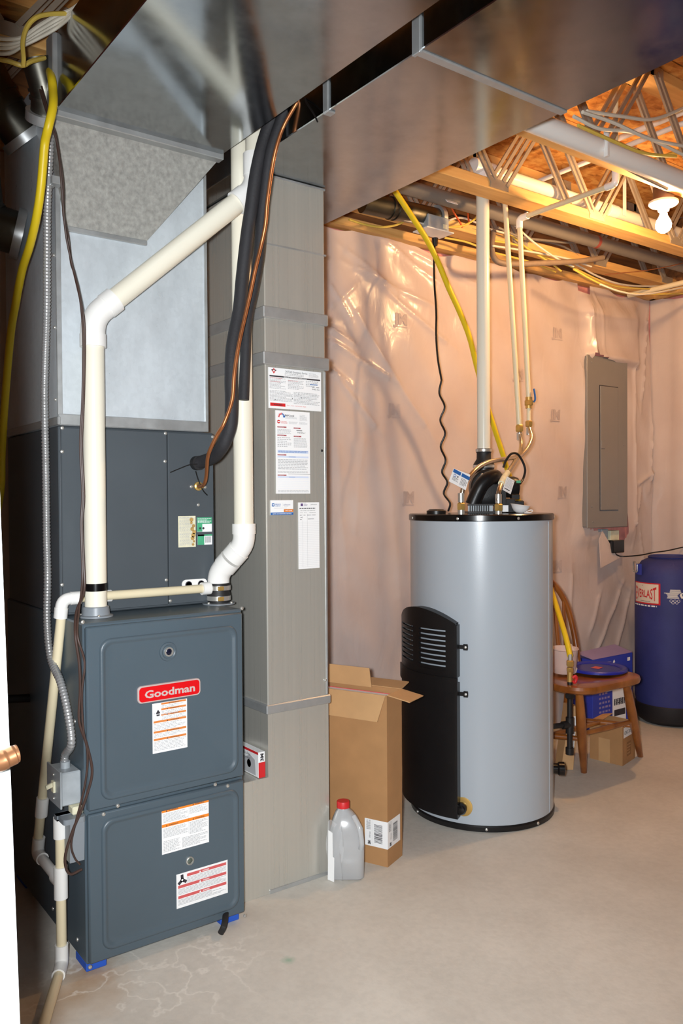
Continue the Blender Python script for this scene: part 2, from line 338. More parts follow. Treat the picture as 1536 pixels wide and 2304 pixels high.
# ================================================================= ROOM SHELL
XL, XR, YF, YB = -1.3, 4.295, -1.6, 2.80
struct(MB().box(XL, YF, -.1, XR, YB+.15, 0).build('floor', CONC))
bpy.data.objects['floor']['org'] = tuple(bpy.data.objects['floor'].location)
def inpoly(x, y, poly):
    c = False; n = len(poly)
    for i in range(n):
        (x0, y0), (x1, y1) = poly[i], poly[i-1]
        if (y0 > y) != (y1 > y) and x < (x1-x0)*(y-y0)/(y1-y0)+x0: c = not c
    return c
wb = struct(MB().box(XL, YB+.03, 0, XR, YB+.13, 2.75).build('wall_back', PINK))
def px2(u, v, y=YB-.01): p = P(u, v, Y=y); return (p.x, p.z)
HOLE = [px2(*q) for q in ((1318, 798), (1345, 806), (1372, 818), (1404, 826), (1406, 1170), (1404, 1205), (1396, 1226), (1384, 1243), (1371, 1222), (1352, 1198), (1325, 1190))]
CREASE = [(745, 690, 800, 640, .010, .012), (742, 740, 800, 775, .014, .012), (745, 770, 880, 850, .016, .014), (800, 600, 985, 690, .012, .016), (800, 700, 960, 960, .012, .02), (860, 640, 1010, 770, .012, .014),
          (930, 560, 1075, 640, .012, .016), (760, 850, 850, 960, .014, .016), (745, 640, 790, 720, .012, .012), (870, 540, 1000, 640, .010, .014), (780, 560, 900, 660, .010, .013), (745, 830, 800, 870, .012, .01),
          (1318, 690, 1322, 800, .014, .012), (1335, 660, 1345, 790, .008, .008), (1305, 830, 1322, 1180, .01, .014), (1425, 820, 1422, 1180, .018, .012), (1460, 720, 1445, 900, .018, .012),
          (1470, 900, 1460, 1080, .02, .012), (1432, 1090, 1470, 1060, .02, .012), (1420, 1180, 1440, 1100, .014, .012), (1480, 1120, 1500, 1290, .016, .014), (1395, 1330, 1340, 1480, .016, .016), (1415, 1350, 1380, 1500, .014, .014),
          (1350, 1340, 1330, 1420, .012, .014), (1290, 1290, 1290, 1420, .01, .014), (1440, 1200, 1455, 1300, .012, .012), (760, 1000, 780, 1300, .006, .03), (820, 980, 800, 1200, .006, .03), (870, 1000, 900, 1350, .005, .04)]
CW = [(px2(a, b), px2(c, d), am, wd) for a, b, c, d, am, wd in CREASE]
def filmd(x, z):
    d = .006*math.sin(x*3.1+z*1.3)+.005*math.sin(x*7.3-z*4.1+1)+.003*math.sin(x*17-z*11)+.0022*math.sin(x*29+z*23)
    for (ax, az), (bx, bz), am, wd in CW:
        dx, dz = bx-ax, bz-az; L = dx*dx+dz*dz; t = max(-.15, min(1.15, ((x-ax)*dx+(z-az)*dz)/L))
        q = (x-ax-t*dx)**2+(z-az-t*dz)**2
        if q < wd*wd*9: d += am*.9*math.exp(-math.sqrt(q)/(wd*.7))*(1 if 0 <= t <= 1 else .4)
    s = lambda a, b, t: (lambda k: k*k*(3-2*k))(max(0, min(1, (t-a)/(b-a))))
    d += .045*s(3.62, 3.70, x)*(1-s(4.08, 4.2, x))*s(1.90, 1.94, z)*(1-s(2.15, 2.30, z))
    d += .02*s(3.56, 3.66, x)*(1-s(4.05, 4.2, x))*(1-s(1.9, 2.0, z))*s(.9, 1.0, z)
    return d
def topz(x): return 2.314+.012*math.sin(x*9)+.008*math.sin(x*23+1)-(.05 if 3.62 < x < 3.72 else 0)
def film(name, x0, x1, nx, nz, mapf, hole=None, parent=None):
    vs, fs, ok = [], [], {}
    for j in range(nz+1):
        for i in range(nx+1):
            x = x0+(x1-x0)*i/nx; z = topz(x)*j/nz; vs.append(mapf(x, z))
    for j in range(nz):
        for i in range(nx):
            x = x0+(x1-x0)*(i+.5)/nx; z = topz(x)*(j+.5)/nz
            if hole and inpoly(x, z, hole): continue
            a = j*(nx+1)+i; fs.append((a, a+1, a+nx+2, a+nx+1))
    return MB().add(vs, fs).build(name, FILM, parent, smooth=1.2)
wb['org'] = tuple(wb.location)
film('plastic_film', .35, XR-.01, 420, 240, lambda x, z: V((x, YB-filmd(x, z), z)), HOLE, wb)
MB().box(XL, YB+.005, 2.353, XR+.02, YB+.028, 2.741).build('rim_board', wood('dark_rim', (96, 58, 28), (150, 98, 50), (1, 12, 12), .7), wb)
MB().box(.3, YB-.035, 2.315, XR-.005, YB+.02, 2.352).build('top_plate', PINE, wb)
for i in range(9):
    x = .55+i*.46
    if abs(x-3.86) > .25: MB().box(x-.019, YB+.022, .0, x+.019, YB+.0295, 2.31).build('stud', PINE, wb)
for u, v in ((905, 728), (890, 932), (918, 1130), (1256, 758), (1250, 942), (1266, 1115), (1258, 1282), (1170, 850), (1000, 1290)):
    x, z = px2(u, v); s = .052
    D = Dec((x, YB, z), (1, 0, 0), (0, 0, 1), 0); D.q = lambda a_, b_, k=1, x=x, z=z: V((x+a_, YB-filmd(x+a_, z+b_)-.0025, z+b_))
    D.text('JM', 0, 0, s*1.25, 0, 0, width=s*1.5, align=.5, bold=.06); D.rect(-s*.75, -.014, s*.75, -.010, 0, 0); D.build('printed_logo', LOGO, wb, smooth=0)
fl = [P(1355, 1195, Y=2.77), P(1377, 1232, Y=2.75), P(1394, 1255, Y=2.745), P(1352, 1278, Y=2.735), P(1348, 1215, Y=2.77)]
MB().prism(fl, (0, .004, 0)).build('torn_flap', FILM, wb)
wr = struct(MB().box(XR+.03, YF, 0, XR+.13, YB+.13, 2.75).build('wall_right', PINK)); wr['org'] = tuple(wr.location)
film('plastic_film', -1.5, YB+.01, 120, 60, lambda y, z: V((XR-.004-.010*(math.sin(y*6+z)+math.sin(z*2.3+y*2))-.02*math.exp(-((y-2.62)/.03)**2), y, z)), None, wr)
MB().box(XR+.005, YF, 2.353, XR+.028, YB, 2.741).build('rim_board', bpy.data.materials['dark_rim'], wr)
MB().box(XR-.03, YF, 2.315, XR+.02, YB, 2.352).build('top_plate', PINE, wr)
struct(MB().box(XL-.1, YF, 0, XL, YB+.13, 2.75).build('wall_left', DRYW))
struct(MB().box(XL, YF-.1, 0, XR, YF, 2.75).build('wall_front', DRYW))
ce = struct(MB().box(XL, YF, 2.765, XR, YB+.13, 2.80).build('ceiling', PINE)); ce['org'] = tuple(ce.location)
for i in range(5):
    for j in range(4):
        x0 = XL+i*1.22; y0 = YB+.1-(j+1)*1.2
        if x0 < XR: MB().box(x0+.002, max(y0, YF)+.002, 2.742, min(x0+1.216, XR), y0+1.196, 2.764).build('osb_panel', OSB, ce, smooth=0)
# floor trusses with steel V webs
def truss(y, lb):
    t = thing('floor_truss', lb, 'joist', (1.5, y, 2.36), 'open web floor trusses')
    MB().box(XL+.01, y-.045, 2.36, XR-.01, y+.045, 2.40, .003).build('bottom_chord', PINE, t)
    MB().box(XL+.01, y-.045, 2.70, XR-.01, y+.045, 2.74, .003).build('top_chord', PINE, t)
    for k in range(-7, 3):
        x = 2.99+.6*k
        if x < XL+.3 or x > XR-.05: continue
        for sy in (-1, 1):
            Y = y+sy*.047; m = MB().obox((x, Y, 2.383), ((1, 0, 0), (0, 1, 0), (0, 0, 1)), (.05, .0015, .018))
            for sx in (-1, 1):
                a, b = V((x+sx*.03, Y, 2.39)), V((x+sx*.27, Y, 2.715)); d = (b-a).normalized()
                if b.x < XR-.02 and b.x > XL+.05:
                    for o in (-.013, .013): m.obox((a+b)/2+d.cross(V((0, 1, 0)))*o, (d, (0, 1, 0), d.cross(V((0, 1, 0)))), ((b-a).length/2, .004, .007))
                    m.obox((b.x, Y, 2.72), ((1, 0, 0), (0, 1, 0), (0, 0, 1)), (.04, .0015, .018))
            m.build('steel_web', PLATE, t)
for y, lb in ((2.255, 'pine floor truss with steel webs passing over the water heater'), (1.797, 'pine floor truss with steel webs carrying the lit bulb'), (2.68, 'pine floor truss in shadow close to the plastic covered wall'),
              (1.18, 'pine floor truss hidden above the two big ducts'), (.57, 'pine floor truss above the camera')): truss(y, lb)

# ================================================================= DUCTS
GAPX = .003
t = thing('supply_duct', 'wide shiny galvanised trunk duct overhead above the furnace', 'duct', (.9, 1.0, 2.16))
X0, X1, YL, Z0 = .669, 1.138, 2.10, 2.16
MB().box(X0, -.4, Z0, X1, YL, 2.345, .002).build('duct_body', GZ, t)
MB().box(X0-.004, YL-.002, Z0-.014, X1+.004, YL+.028, 2.343, .002).build('end_flange', GZB, t)
MB().box(X0-.012, YL-.02, Z0-.004, X0+.002, YL+.03, 2.343, .002).build('corner_cleat', GZB, t)
for y in (1.2,): MB().box(X0-.006, y-.012, Z0+.01, X0+.002, y+.012, 2.34, .002).build('drive_cleat', GZB, t)
for k in range(3): MB().sphere((X0-.006, 1.2, 2.20+.05*k), .005).build('screw', STEEL, t)
t = thing('supply_plenum', 'galvanised sheet plenum rising from the coil cabinet behind the cream pipe', 'duct', (.92, 2.46, 1.38))
MB().box(.70, 2.202, 1.382, 1.134, 2.70, 2.343, .003).build('plenum_body', GZP, t)
MB().box(.698, 2.196, 1.382, 1.137, 2.203, 1.412, .002).build('base_flange', GZB, t)
MB().box(.694, 2.19, 1.382, .702, 2.70, 1.404, .002).build('side_flange', GZB, t)
MB().box(.697, 2.197, 1.41, .710, 2.203, 2.15, .001).build('corner_seam', GZB, t)
MB().box(1.128, 2.197, 1.41, 1.137, 2.203, 2.15, .001).build('corner_seam', GZB, t)
for k in range(4): MB().sphere((.6975, 2.215, 1.45+.19*k), .005).build('screw', STEEL, t)
ta, tb, tc_, td = V((.672, 2.125, 2.150)), V((1.135, 2.125, 2.150)), V((.944, 2.199, 1.90)), V((.727, 2.199, 1.90))
m = MB(); e = V((0, .02, .01)); m.add([ta, tb, tc_, td, V((ta.x, 2.202, 2.15)), V((tb.x, 2.202, 2.15))], [(0, 1, 2, 3), (0, 3, 4), (1, 5, 2), (0, 4, 5, 1), (4, 3, 2, 5)])
lab(m.build('transition_hood', DUSTY, t, smooth=0), 'dull dusty sloping hood joining plenum and duct')
MB().obox((tc_+td)/2-V((0, .004, 0)), ((1, 0, 0), (0, 1, 0), (0, 0, 1)), (.113, .005, .007), .002).build('hood_hem', GZB, t)
t = thing('return_duct', 'galvanised return trunk duct overhead above the water heater', 'duct', (1.46, 1.4, 2.15))
X0, X1, Z0 = 1.213, 1.70, 2.15
ys = [-.4, .3, 1.355, 2.58]
for a, b in zip(ys[:-1], ys[1:]): MB().box(X0, a+.0005, Z0, X1, b-.0005, 2.35, .002).build('duct_section', GZ, t)
for y in ys[1:-1]:
    MB().box(X0-.004, y-.011, Z0-.004, X1+.003, y+.011, Z0+.003, .0015).build('bottom_cleat', GZB, t)
    MB().box(X0-.007, y-.013, Z0-.008, X0+.003, y+.013, 2.349, .0015).build('drive_cleat', GZB, t)
MB().box(X0-.006, 1.695-.010, Z0-.004, X0+.003, 1.695+.010, 2.349, .0015).build('drive_cleat', GZB, t)
MB().box(X0-.004, 1.685, Z0-.005, X0+.02, 1.708, Z0+.001, .0015).build('hanging_tab', GZB, t)
t = thing('return_drop', 'tall galvanised return air drop standing between furnace and cardboard box', 'duct', (1.39, 2.36, 0))
X0, X1, Y0, Y1 = 1.285, 1.504, 2.12, 2.575
for a, b in ((.565, 1.60), (1.60, 1.735), (1.735, 2.148)): MB().box(X0, Y0, a+.0005, X1, Y1, b-.0005, .003).build('drop_section', GZD, t)
poly = [(1.153, Y0-.001, .0005), (X1+.002, Y0-.001, .0005), (X1+.002, Y0-.001, .564), (X0-.001, Y0-.001, .564), (X0-.001, Y0-.001, .352), (1.153, Y0-.001, .352)]
lab(MB().prism(poly, (0, Y1-Y0, 0)).build('boot', GZD, t, smooth=0), 'wide lower boot joining the furnace side')
MB().box(1.153, Y1, .352, X0, Y1+.01, 1.2, .002).build('rear_panel', GZB, t)
for z0, z1, d in ((1.583, 1.622, .010), (1.722, 1.757, .008), (.541, .569, .008)):
    MB().box(X0-d, Y0-d, z0, X1+d, Y1+d, z1, .003).build('joint_band', GZB, t)
MB().box(X0-.002, Y0-.004, 2.141, X1+.002, Y0, 2.148, .001).build('top_hem', GZB, t)
MB().box(X0, Y0-.0015, 1.94, X1+.006, Y0+.01, 1.945, .0005).build('seam', GZB, t)
MB().box(X1-.006, Y0-.002, .57, X1+.0015, Y0+.01, 1.58, .001).build('corner_seam', GZB, t)
for u, v in ((731, 1530), (724, 1014)):
    p = P(u, v, Y=Y0); MB().sphere(p, .0055 if v > 1100 else .004).build('screw', STEEL if v > 1100 else BLK, t)
MB().box(X0+.0, Y0-.004, .0, X1+.004, Y0+.0, .012, .001).build('floor_hem', GZB, t)
# round branch ducts in the dark corner at upper left
def rduct(lb, pts, r, fil):
    t = thing('round_duct', lb, 'duct', pts[0]); path = fillet(pts, fil, 8)
    MB().tube(path, r, 24).build('pipe', GZR, t)
    for i in range(3, len(path)-3, 3):
        d = (path[i+1]-path[i-1]).normalized(); MB().cyl(path[i]-d*.004, path[i]+d*.004, r+.004, n=24).build('crimp_ring', GZR, t)
    d = (path[-1]-path[-2]).normalized(); MB().cyl(path[-1]-d*.02, path[-1]+d*.004, r+.012, n=28).build('collar', GZB, t)
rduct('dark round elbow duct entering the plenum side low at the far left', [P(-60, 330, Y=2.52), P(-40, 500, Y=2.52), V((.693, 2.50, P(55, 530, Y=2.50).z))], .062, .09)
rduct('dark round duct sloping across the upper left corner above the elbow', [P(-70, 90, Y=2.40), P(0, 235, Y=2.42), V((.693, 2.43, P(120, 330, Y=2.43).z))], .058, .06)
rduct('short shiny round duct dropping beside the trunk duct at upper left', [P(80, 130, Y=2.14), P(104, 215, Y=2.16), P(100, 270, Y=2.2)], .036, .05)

# ================================================================= FURNACE
t = FUR = thing('furnace', 'slate grey gas furnace with red name badge standing left of the return drop', 'furnace', (.925, 2.38, 0))
FX0, FX1, FY, FZ = .70, 1.150, 2.022, .876
MB().box(FX0, FY+.012, .022, FX1, 2.73, FZ, .004).build('cabinet', PAINT, t)
for x0, x1 in ((FX0+.002, FX0+.055), (FX1-.07, FX1-.012)): MB().box(x0, FY+.02, 0, x1, FY+.10, .022, .002).build('foot_pad', FOAMB, t)
MB().box(FX0+.01, 2.6, 0, FX1-.01, 2.70, .022).build('foot_pad', FOAMB, t)
def door(name, z0, z1, inset, rr):
    m = MB().box(FX0+.004, FY, z0, FX1-.004, FY+.016, z1, .004)
    x0, x1, a, b = FX0+.036, FX1-.022, z0+inset[0], z1-inset[1]
    L = [[V((x, FY-dy, z)) for x, z in rrect(x0+k, a+k, x1-k, b-k, rr-k*.5, 6)] for k, dy in ((0, -.001), (.0015, .003), (.004, .0055), (.008, .006), (.011, .0045), (.015, .0015), (.018, .0005))]
    m.ringz(L, cap0=False); o = m.build(name, PAINT, t, smooth=.7); return o
DU = door('upper_door', .409, .868, (.018, .032), .03)
DL = door('lower_door', .026, .400, (.022, .018), .03)
def screw(p, n=(0, -1, 0), r=.0052, par=None, mt=None):
    n = V(n); MB().lathe(V(p)-n*.001, [(r, 0), (r, .0015), (r*.8, .0032), (r*.3, .0042), (0, .0044)], n, 12).build('screw', mt or STEEL, par or t)
for u, v in ((186, 1400), (544, 1369), (265, 1813), (484, 1765), (233, 1832), (512, 1768), (203, 2176), (551, 2060), (326, 2174-60)):
    if v == 2114: continue
    screw(P(u, v, Y=FY-.001))
for y, z in ((2.10, .06), (2.30, .06), (2.10, .62)): screw((FX0, y, z), (-1, 0, 0))
p = P(378, 1466, Y=FY)
lab(MB().lathe(p+V((0, -.0005, 0)), [(.025, 0), (.024, .003), (.019, .004), (.016, .002), (.0135, .0025)], (0, -1, 0), 28).build('sight_glass_boss', PAINT, t), 'raised round boss around the upper sight glass')
g = MB().lathe(p+V((0, -.001, 0)), [(.0125, 0), (.0125, .006), (.0085, .006), (.0085, .002), (0, .002)], (0, -1, 0), 20).build('sight_glass_rim', STEEL, t)
MB().lathe(p+V((0, -.0032, 0)), [(.0082, 0), (.005, .002), (0, .0026)], (0, -1, 0), 16).build('sight_glass', GLASSD, g)
p = P(426, 1936, Y=FY)
g = MB().lathe(p+V((0, -.001, 0)), [(.0115, 0), (.011, .004), (.009, .005), (.0085, .002), (0, .002)], (0, -1, 0), 20).build('sight_glass_rim', STEEL, t)
MB().lathe(p+V((0, -.0032, 0)), [(.008, 0), (.005, .002), (0, .0024)], (0, -1, 0), 16).build('sight_glass', mat('green_grey_glass', (92, 100, 92), .12, .2, .3, 90), g)
# badge
def planar(quad, Y, lift=.0008):
    """sheet on a y = Y plane: corners given as picture points TL, TR, BR, BL -> origin, width, height"""
    q = [P(u, v, Y=Y) for u, v in quad]; x0 = (q[0].x+q[3].x)/2; x1 = (q[1].x+q[2].x)/2; z0 = (q[2].z+q[3].z)/2; z1 = (q[0].z+q[1].z)/2
    return V((x0, Y-lift, z0)), x1-x0, z1-z0
o, bw, bh = planar(((307, 1543), (449, 1526), (449, 1564), (309, 1582)), FY)
R_ = lambda i, k: [V((o.x+x, FY-k, o.z+z)) for x, z in rrect(i, i, bw-i, bh-i, .011-i*.5, 6)]
bd = MB().ringz([R_(0, 0), R_(0, .005), R_(.0015, .007), R_(.003, .007)], cap1=False).ringz([R_(.003, .007), R_(.0036, .0062)], cap0=False).build('badge', [SILV], t, smooth=.7); lab(bd, 'red name badge with raised silver lettering')
MB().ringz([R_(.0036, .0064), R_(.0038, .0066)], cap0=False).build('badge_face', BADGE, bd)
D = Dec(o-V((0, .0062, 0)), (1, 0, 0), (0, 0, 1), .0012); D.text('Goodman', bw*.5, bh*.29, bh*.60, 0, 1, width=bw*.80, align=.5, bold=.028)
base = len(D.v); D.build('badge_lettering', SILV, bd, smooth=0)
def sticker(parent, name, o, w_, h_, mt=PAPER, lb=None, th=.0006, right=(1, 0, 0), up=(0, 0, 1)):
    r_, u_ = V(right).normalized(), V(up).normalized(); n_ = r_.cross(u_); o = V(o)
    m = MB().add([o, o+r_*w_, o+r_*w_+u_*h_, o+u_*h_]+[o+n_*th, o+r_*w_+n_*th, o+r_*w_+u_*h_+n_*th, o+u_*h_+n_*th], [(0, 1, 2, 3), (4, 5, 6, 7), (0, 1, 5, 4), (1, 2, 6, 5), (2, 3, 7, 6), (3, 0, 4, 7)])
    s = m.build(name, mt, parent, smooth=0)
    if lb: lab(s, lb)
    return s, Dec(o+n_*th, r_, u_, .0004)
o, a, b = planar(((342, 1583), (420, 1572), (421, 1680), (343, 1697)), FY)
s, D = sticker(t, 'warning_sticker', o, a, b, PAPER, 'white sticker with six orange warning bars')
for i, (f0, f1) in enumerate(((.955, .985), (.845, .875), (.735, .765), (.605, .64), (.40, .435), (.25, .285))):
    xl = .25 if i < 3 else .03
    D.rect(a*xl, b*f0, a*.97, b*f1+.001, 0); D.tri(a*(.42 if i else .48), b*f0+.0006, b*.027, 1); D.text('WARNING', a*.50, b*f0+.0012, b*.024, 1, 2, width=a*.26, bold=.02)
    lo = ((.875, .735, .64, .44, .30, .03)[i]); D.lines(a*(xl+.01), b*(lo+.012), a*.95, b*(f0-.008), max(2, int((f0-lo)*34)), 2)
D.poly([(a*.12, b*.74), (a*.2, b*.74), (a*.22, b*.80), (a*.16, b*.87), (a*.1, b*.80)], 1); D.rect(a*.09, b*.775, a*.23, b*.787, 3, 2); D.rect(a*.24, b*.65, a*.244, b*.985, 2)
D.poly([(a*.04, b*.80), (a*.09, b*.83), (a*.06, b*.80), (a*.09, b*.77)], 2)
D.build('print', [ORG, INKD, INK, PAPER], s, smooth=0)
o, a, b = planar(((362, 1822), (468, 1798), (470, 1893), (365, 1924)), FY)
s, D = sticker(t, 'warning_sticker', o, a, b, PAPER, 'white sticker with two bright orange bars')
for f0 in (.93, .60):
    D.rect(0, b*f0, a, b*(f0+.07), 0)
    for x in (.10, .66): D.tri(a*x, b*(f0+.012), b*.035, 1); D.text('WARNING', a*(x+.04), b*(f0+.016), b*.04, 1, 2, width=a*.2, bold=.02)
D.lines(a*.03, b*.70, a*.54, b*.91, 8, 2); D.lines(a*.58, b*.76, a*.97, b*.91, 6, 2); D.lines(a*.03, b*.36, a*.54, b*.58, 8, 2); D.lines(a*.58, b*.30, a*.97, b*.58, 10, 2)
D.lines(a*.03, b*.04, a*.38, b*.30, 8, 2); D.lines(a*.42, b*.04, a*.97, b*.27, 8, 2); D.rect(a*.56, b*.33, a*.563, b*.92, 2)
D.build('print', [ORGB, INKD, INK], s, smooth=0)
o, a, b = planar(((396, 1967), (511, 1935), (512, 2008), (397, 2045)), FY)
s, D = sticker(t, 'danger_sticker', o, a, b, PAPER, 'white sticker with three faded red bars and a fan pictogram')
for i, f0 in enumerate((.86, .575, .27)):
    D.rect(a*(.2 if i == 0 else .03), b*f0, a*.97, b*(f0+.085), 0); D.tri(a*.45, b*(f0+.01), b*.06, 3); D.text('WARNING' if i else 'DANGER', a*.50, b*(f0+.02), b*.055, 3, 2, width=a*.13, bold=.02)
    D.lines(a*(.2 if i == 0 else .03), b*(f0-.19), a*.96, b*(f0-.015), 5, 2)
for an in (90, 215, 325):
    c, sn = math.cos(math.radians(an)), math.sin(math.radians(an)); D.poly([(a*.11+c*.002-sn*.004, b*.80+sn*.002+c*.004), (a*.11+c*.014-sn*.005, b*.80+sn*.014+c*.005), (a*.11+c*.015+sn*.003, b*.80+sn*.015-c*.003), (a*.11+c*.003+sn*.004, b*.80+sn*.003-c*.004)], 1)
D.ring(a*.11, b*.80, .003, .0055, 1)
D.build('print', [REDL, INKD, INK, PAPER], s, smooth=0)
p = [P(508, 2040, Y=FY+.03), P(507, 2062, Y=FY-.01), P(503, 2085, Y=FY-.04), P(496, 2100, Z=.006)]
tag(MB().tube(cr(p, 5), .0085, 8, flat=.5).build('rubber_strap', RUB), 'short black strap end poking out from under the furnace front', 'strap')

# coil cabinet on top
t = thing('coil_cabinet', 'charcoal evaporator coil cabinet stacked on the furnace under the plenum', 'coil cabinet', (.93, 2.46, .878))
MB().box(.70, 2.206, .878, 1.154, 2.70, 1.38, .003).build('body', COILP, t)
xs = P(377, 1100, Y=2.2).x
MB().box(.705, 2.198, .884, xs-.0015, 2.208, 1.376, .002).build('front_panel', COILP, t)
MB().box(xs+.0015, 2.198, .884, 1.152, 2.208, 1.376, .002).build('front_panel', COILP, t)
for u, v in ((140, 963), (140, 1016), (372, 975), (371, 1038), (140, 1316), (374, 1305), (383, 1352), (478, 983), (430, 1095), (461, 1096), (446, 1136)): screw(P(u, v, Y=2.198), par=t)
o, a, b = planar(((400, 1161), (439, 1161), (440, 1230), (401, 1232)), 2.198)
s, D = sticker(t, 'rust_stained_label', o, a, b, CREAMP, 'cream label with a rust stain down its right side')
D.lines(a*.06, b*.05, a*.9, b*.97, 24, 0)
for k in range(9): D.disc(a*(.88-.02*abs(k-3)+random.uniform(-.06, .06)), b*(.08+.1*k), a*random.uniform(.06, .13), 1, 2.2)
D.build('print', [INK, RUST], s, smooth=0)
for q in (((442, 1163), (476, 1165), (476, 1196), (443, 1197)), ((444, 1202), (476, 1203), (477, 1225), (444, 1226))):
    o, a, b = planar(q, 2.198); s, D = sticker(t, 'green_label', o, a, b, PAPER, 'small green and white label')
    if b > .035: D.rect(0, b*.55, a, b, 0); D.rect(0, b*.02, a*.35, b*.55, 0); D.lines(a*.05, b*.6, a*.95, b*.95, 4, 2, k=2); D.disc(a*.2, b*.25, a*.07, 1, 2); D.disc(a*.42, b*.25, a*.07, 1, 2)
    else:
        D.rect(0, 0, a*.45, b, 0); D.rect(0, b*.85, a, b, 0)
        for k in range(7): D.rect(a*(.52+.06*k), b*.2, a*(.545+.06*k), b*.8, 1, 2)
    D.build('print', [GRN, INKD, PAPER], s, smooth=0)
c = P(437, 1313, Y=2.198)
dp = MB().ringz([[V((c.x+x, 2.198-k, c.z+z)) for x, z in rrect(-.04, -.013, .04, .013, .0125, 6)] for k in (-.001, .003)]).build('drain_plate', PVCW, t)
m = MB()
for s_ in (-1, 1): m.lathe((c.x+s_*.02, 2.1945, c.z-.002), [(.0105, 0), (.0105, .002), (.0085, .002), (.0085, 0)], (0, -1, 0), 18)
m.build('drain_ring', INKD, dp)
# ================================================================= FURNACE PIPES
def PP(lst, Y=None, X=None): return [P(q[0], q[1], Y=q[2]) if len(q) > 2 else P(q[0], q[1], Y=Y, X=X) for q in lst]
def sleeve(m, path, i0, i1, r, n=24):
    d0 = (path[i1]-path[i0]).normalized(); return m.tube(path[i0:i1+1], r, n)
t = thing('intake_pipe', 'cream plastic pipe rising from the furnace left side and slanting up to the right', 'pipe', P(216, 1388, Z=.878))
b0 = P(216, 1386, Z=.878); R = .0285
b1 = V((b0.x, b0.y, P(217, 715, Y=b0.y).z)); b2 = P(560, 422, Y=2.045); b3 = V((P(577, 300, Y=2.03).x, 2.03, 2.345))
b2 = V((b3.x, 2.04, b2.z))
d1 = (b2-b1).normalized()
MB().tube([b0, b1-V((0, 0, .05))], R, 28).build('lower_pipe', PVC, t)
MB().tube([b1+d1*.05, b2-d1*.04], R, 28).build('slanted_pipe', PVC, t)
MB().tube([b2+V((0, 0, .05)), b3], R, 28).build('upper_pipe', PVC, t)
el = fillet([b1-V((0, 0, .075)), b1, b1+d1*.075], .06, 10)
e_ = MB().tube(el, R+.0035, 28).build('elbow', PVCW, t)
MB().cyl(b1-V((0, 0, .078)), b1-V((0, 0, .045)), R+.0055, n=28).build('hub', PVCW, e_); MB().cyl(b1+d1*.045, b1+d1*.078, R+.0055, n=28).build('hub', PVCW, e_)
el = fillet([b2-d1*.07, b2, b2+V((0, 0, .07))], .055, 10)
e_ = MB().tube(el, R+.0035, 28).build('elbow', PVCW, t)
MB().cyl(b2-d1*.075, b2-d1*.04, R+.0055, n=28).build('hub', PVCW, e_); MB().cyl(b2+V((0, 0, .035)), b2+V((0, 0, .095)), R+.0055, n=28).build('hub', PVCW, e_)
for z in (P(216, 772, Y=b0.y).z, P(216, 1320, Y=b0.y).z): MB().cyl((b0.x, b0.y, z-.010), (b0.x, b0.y, z+.010), R+.0012, n=28).build('black_tape', BLKG, t)
MB().lathe((b0.x, b0.y, .8765), [(.044, 0), (.044, .004), (.036, .006), (.034, .026), (.0315, .028), (.0295, .028)], n=32).build('base_flange', GREYP, t)
for a in (20, 150, 260): MB().sphere((b0.x+.039*math.cos(math.radians(a)), b0.y+.039*math.sin(math.radians(a)), .882), .004).build('screw', STEEL, t)
t = thing('exhaust_pipe', 'cream plastic vent pipe standing on a rubber coupling at the furnace right side', 'pipe', P(492, 1360, Z=.878))
c0 = P(492, 1357, Z=.878); c3 = V((P(544, 700, Y=2.11).x, 2.11, 2.345)); zt = P(544, 1235, Y=2.11).z
c1 = V((c0.x, c0.y, P(492, 1290, Y=c0.y).z)); c2 = V((c3.x, c3.y, P(540, 1225, Y=2.11).z)); d2 = (c2-c1).normalized()
MB().tube([c2+V((0, 0, .02)), c3], R, 28).build('vertical_pipe', PVC, t)
e_ = MB().tube(fillet([c1-V((0, 0, .045)), c1, c1+d2*.055], .05, 8), R+.0035, 28).build('elbow', PVCW, t)
MB().cyl(c1+d2*.028, c1+d2*.058, R+.006, n=28).build('hub', PVCW, e_)
e_ = MB().tube(fillet([c2-d2*.05, c2, c2+V((0, 0, .055))], .05, 8), R+.0035, 28).build('elbow', PVCW, t)
MB().cyl(c2-d2*.055, c2-d2*.024, R+.006, n=28).build('hub', PVCW, e_); MB().cyl(c2+V((0, 0, .03)), c2+V((0, 0, .06)), R+.006, n=28).build('hub', PVCW, e_)
MB().lathe((c0.x, c0.y, .879), [(.032, 0), (.0325, .012), (.034, .016), (.034, .03), (.032, .034), (.0335, .046), (.0335, .058), (.031, .06)], n=28).build('rubber_coupling', RUB, t)
for z in (.888, .918):
    k = MB().lathe((c0.x, c0.y, z), [(.034, 0), (.0355, 0), (.0355, .013), (.034, .013)], n=28).build('hose_clamp', STEEL, t)
    q = c0+V((-.012, -.036, z+.0065-c0.z)); MB().obox(q, ((1, 0, 0), (0, 1, 0), (0, 0, 1)), (.009, .004, .006), .0015).build('clamp_screw', BRASS, k)
MB().lathe((c0.x, c0.y, .8765), [(.048, 0), (.048, .003), (.034, .004)], n=32).build('base_flange', GREYP, t)
for a in (200, 300, 60): MB().sphere((c0.x+.043*math.cos(math.radians(a)), c0.y+.043*math.sin(math.radians(a)), .881), .0045).build('screw', STEEL, t)
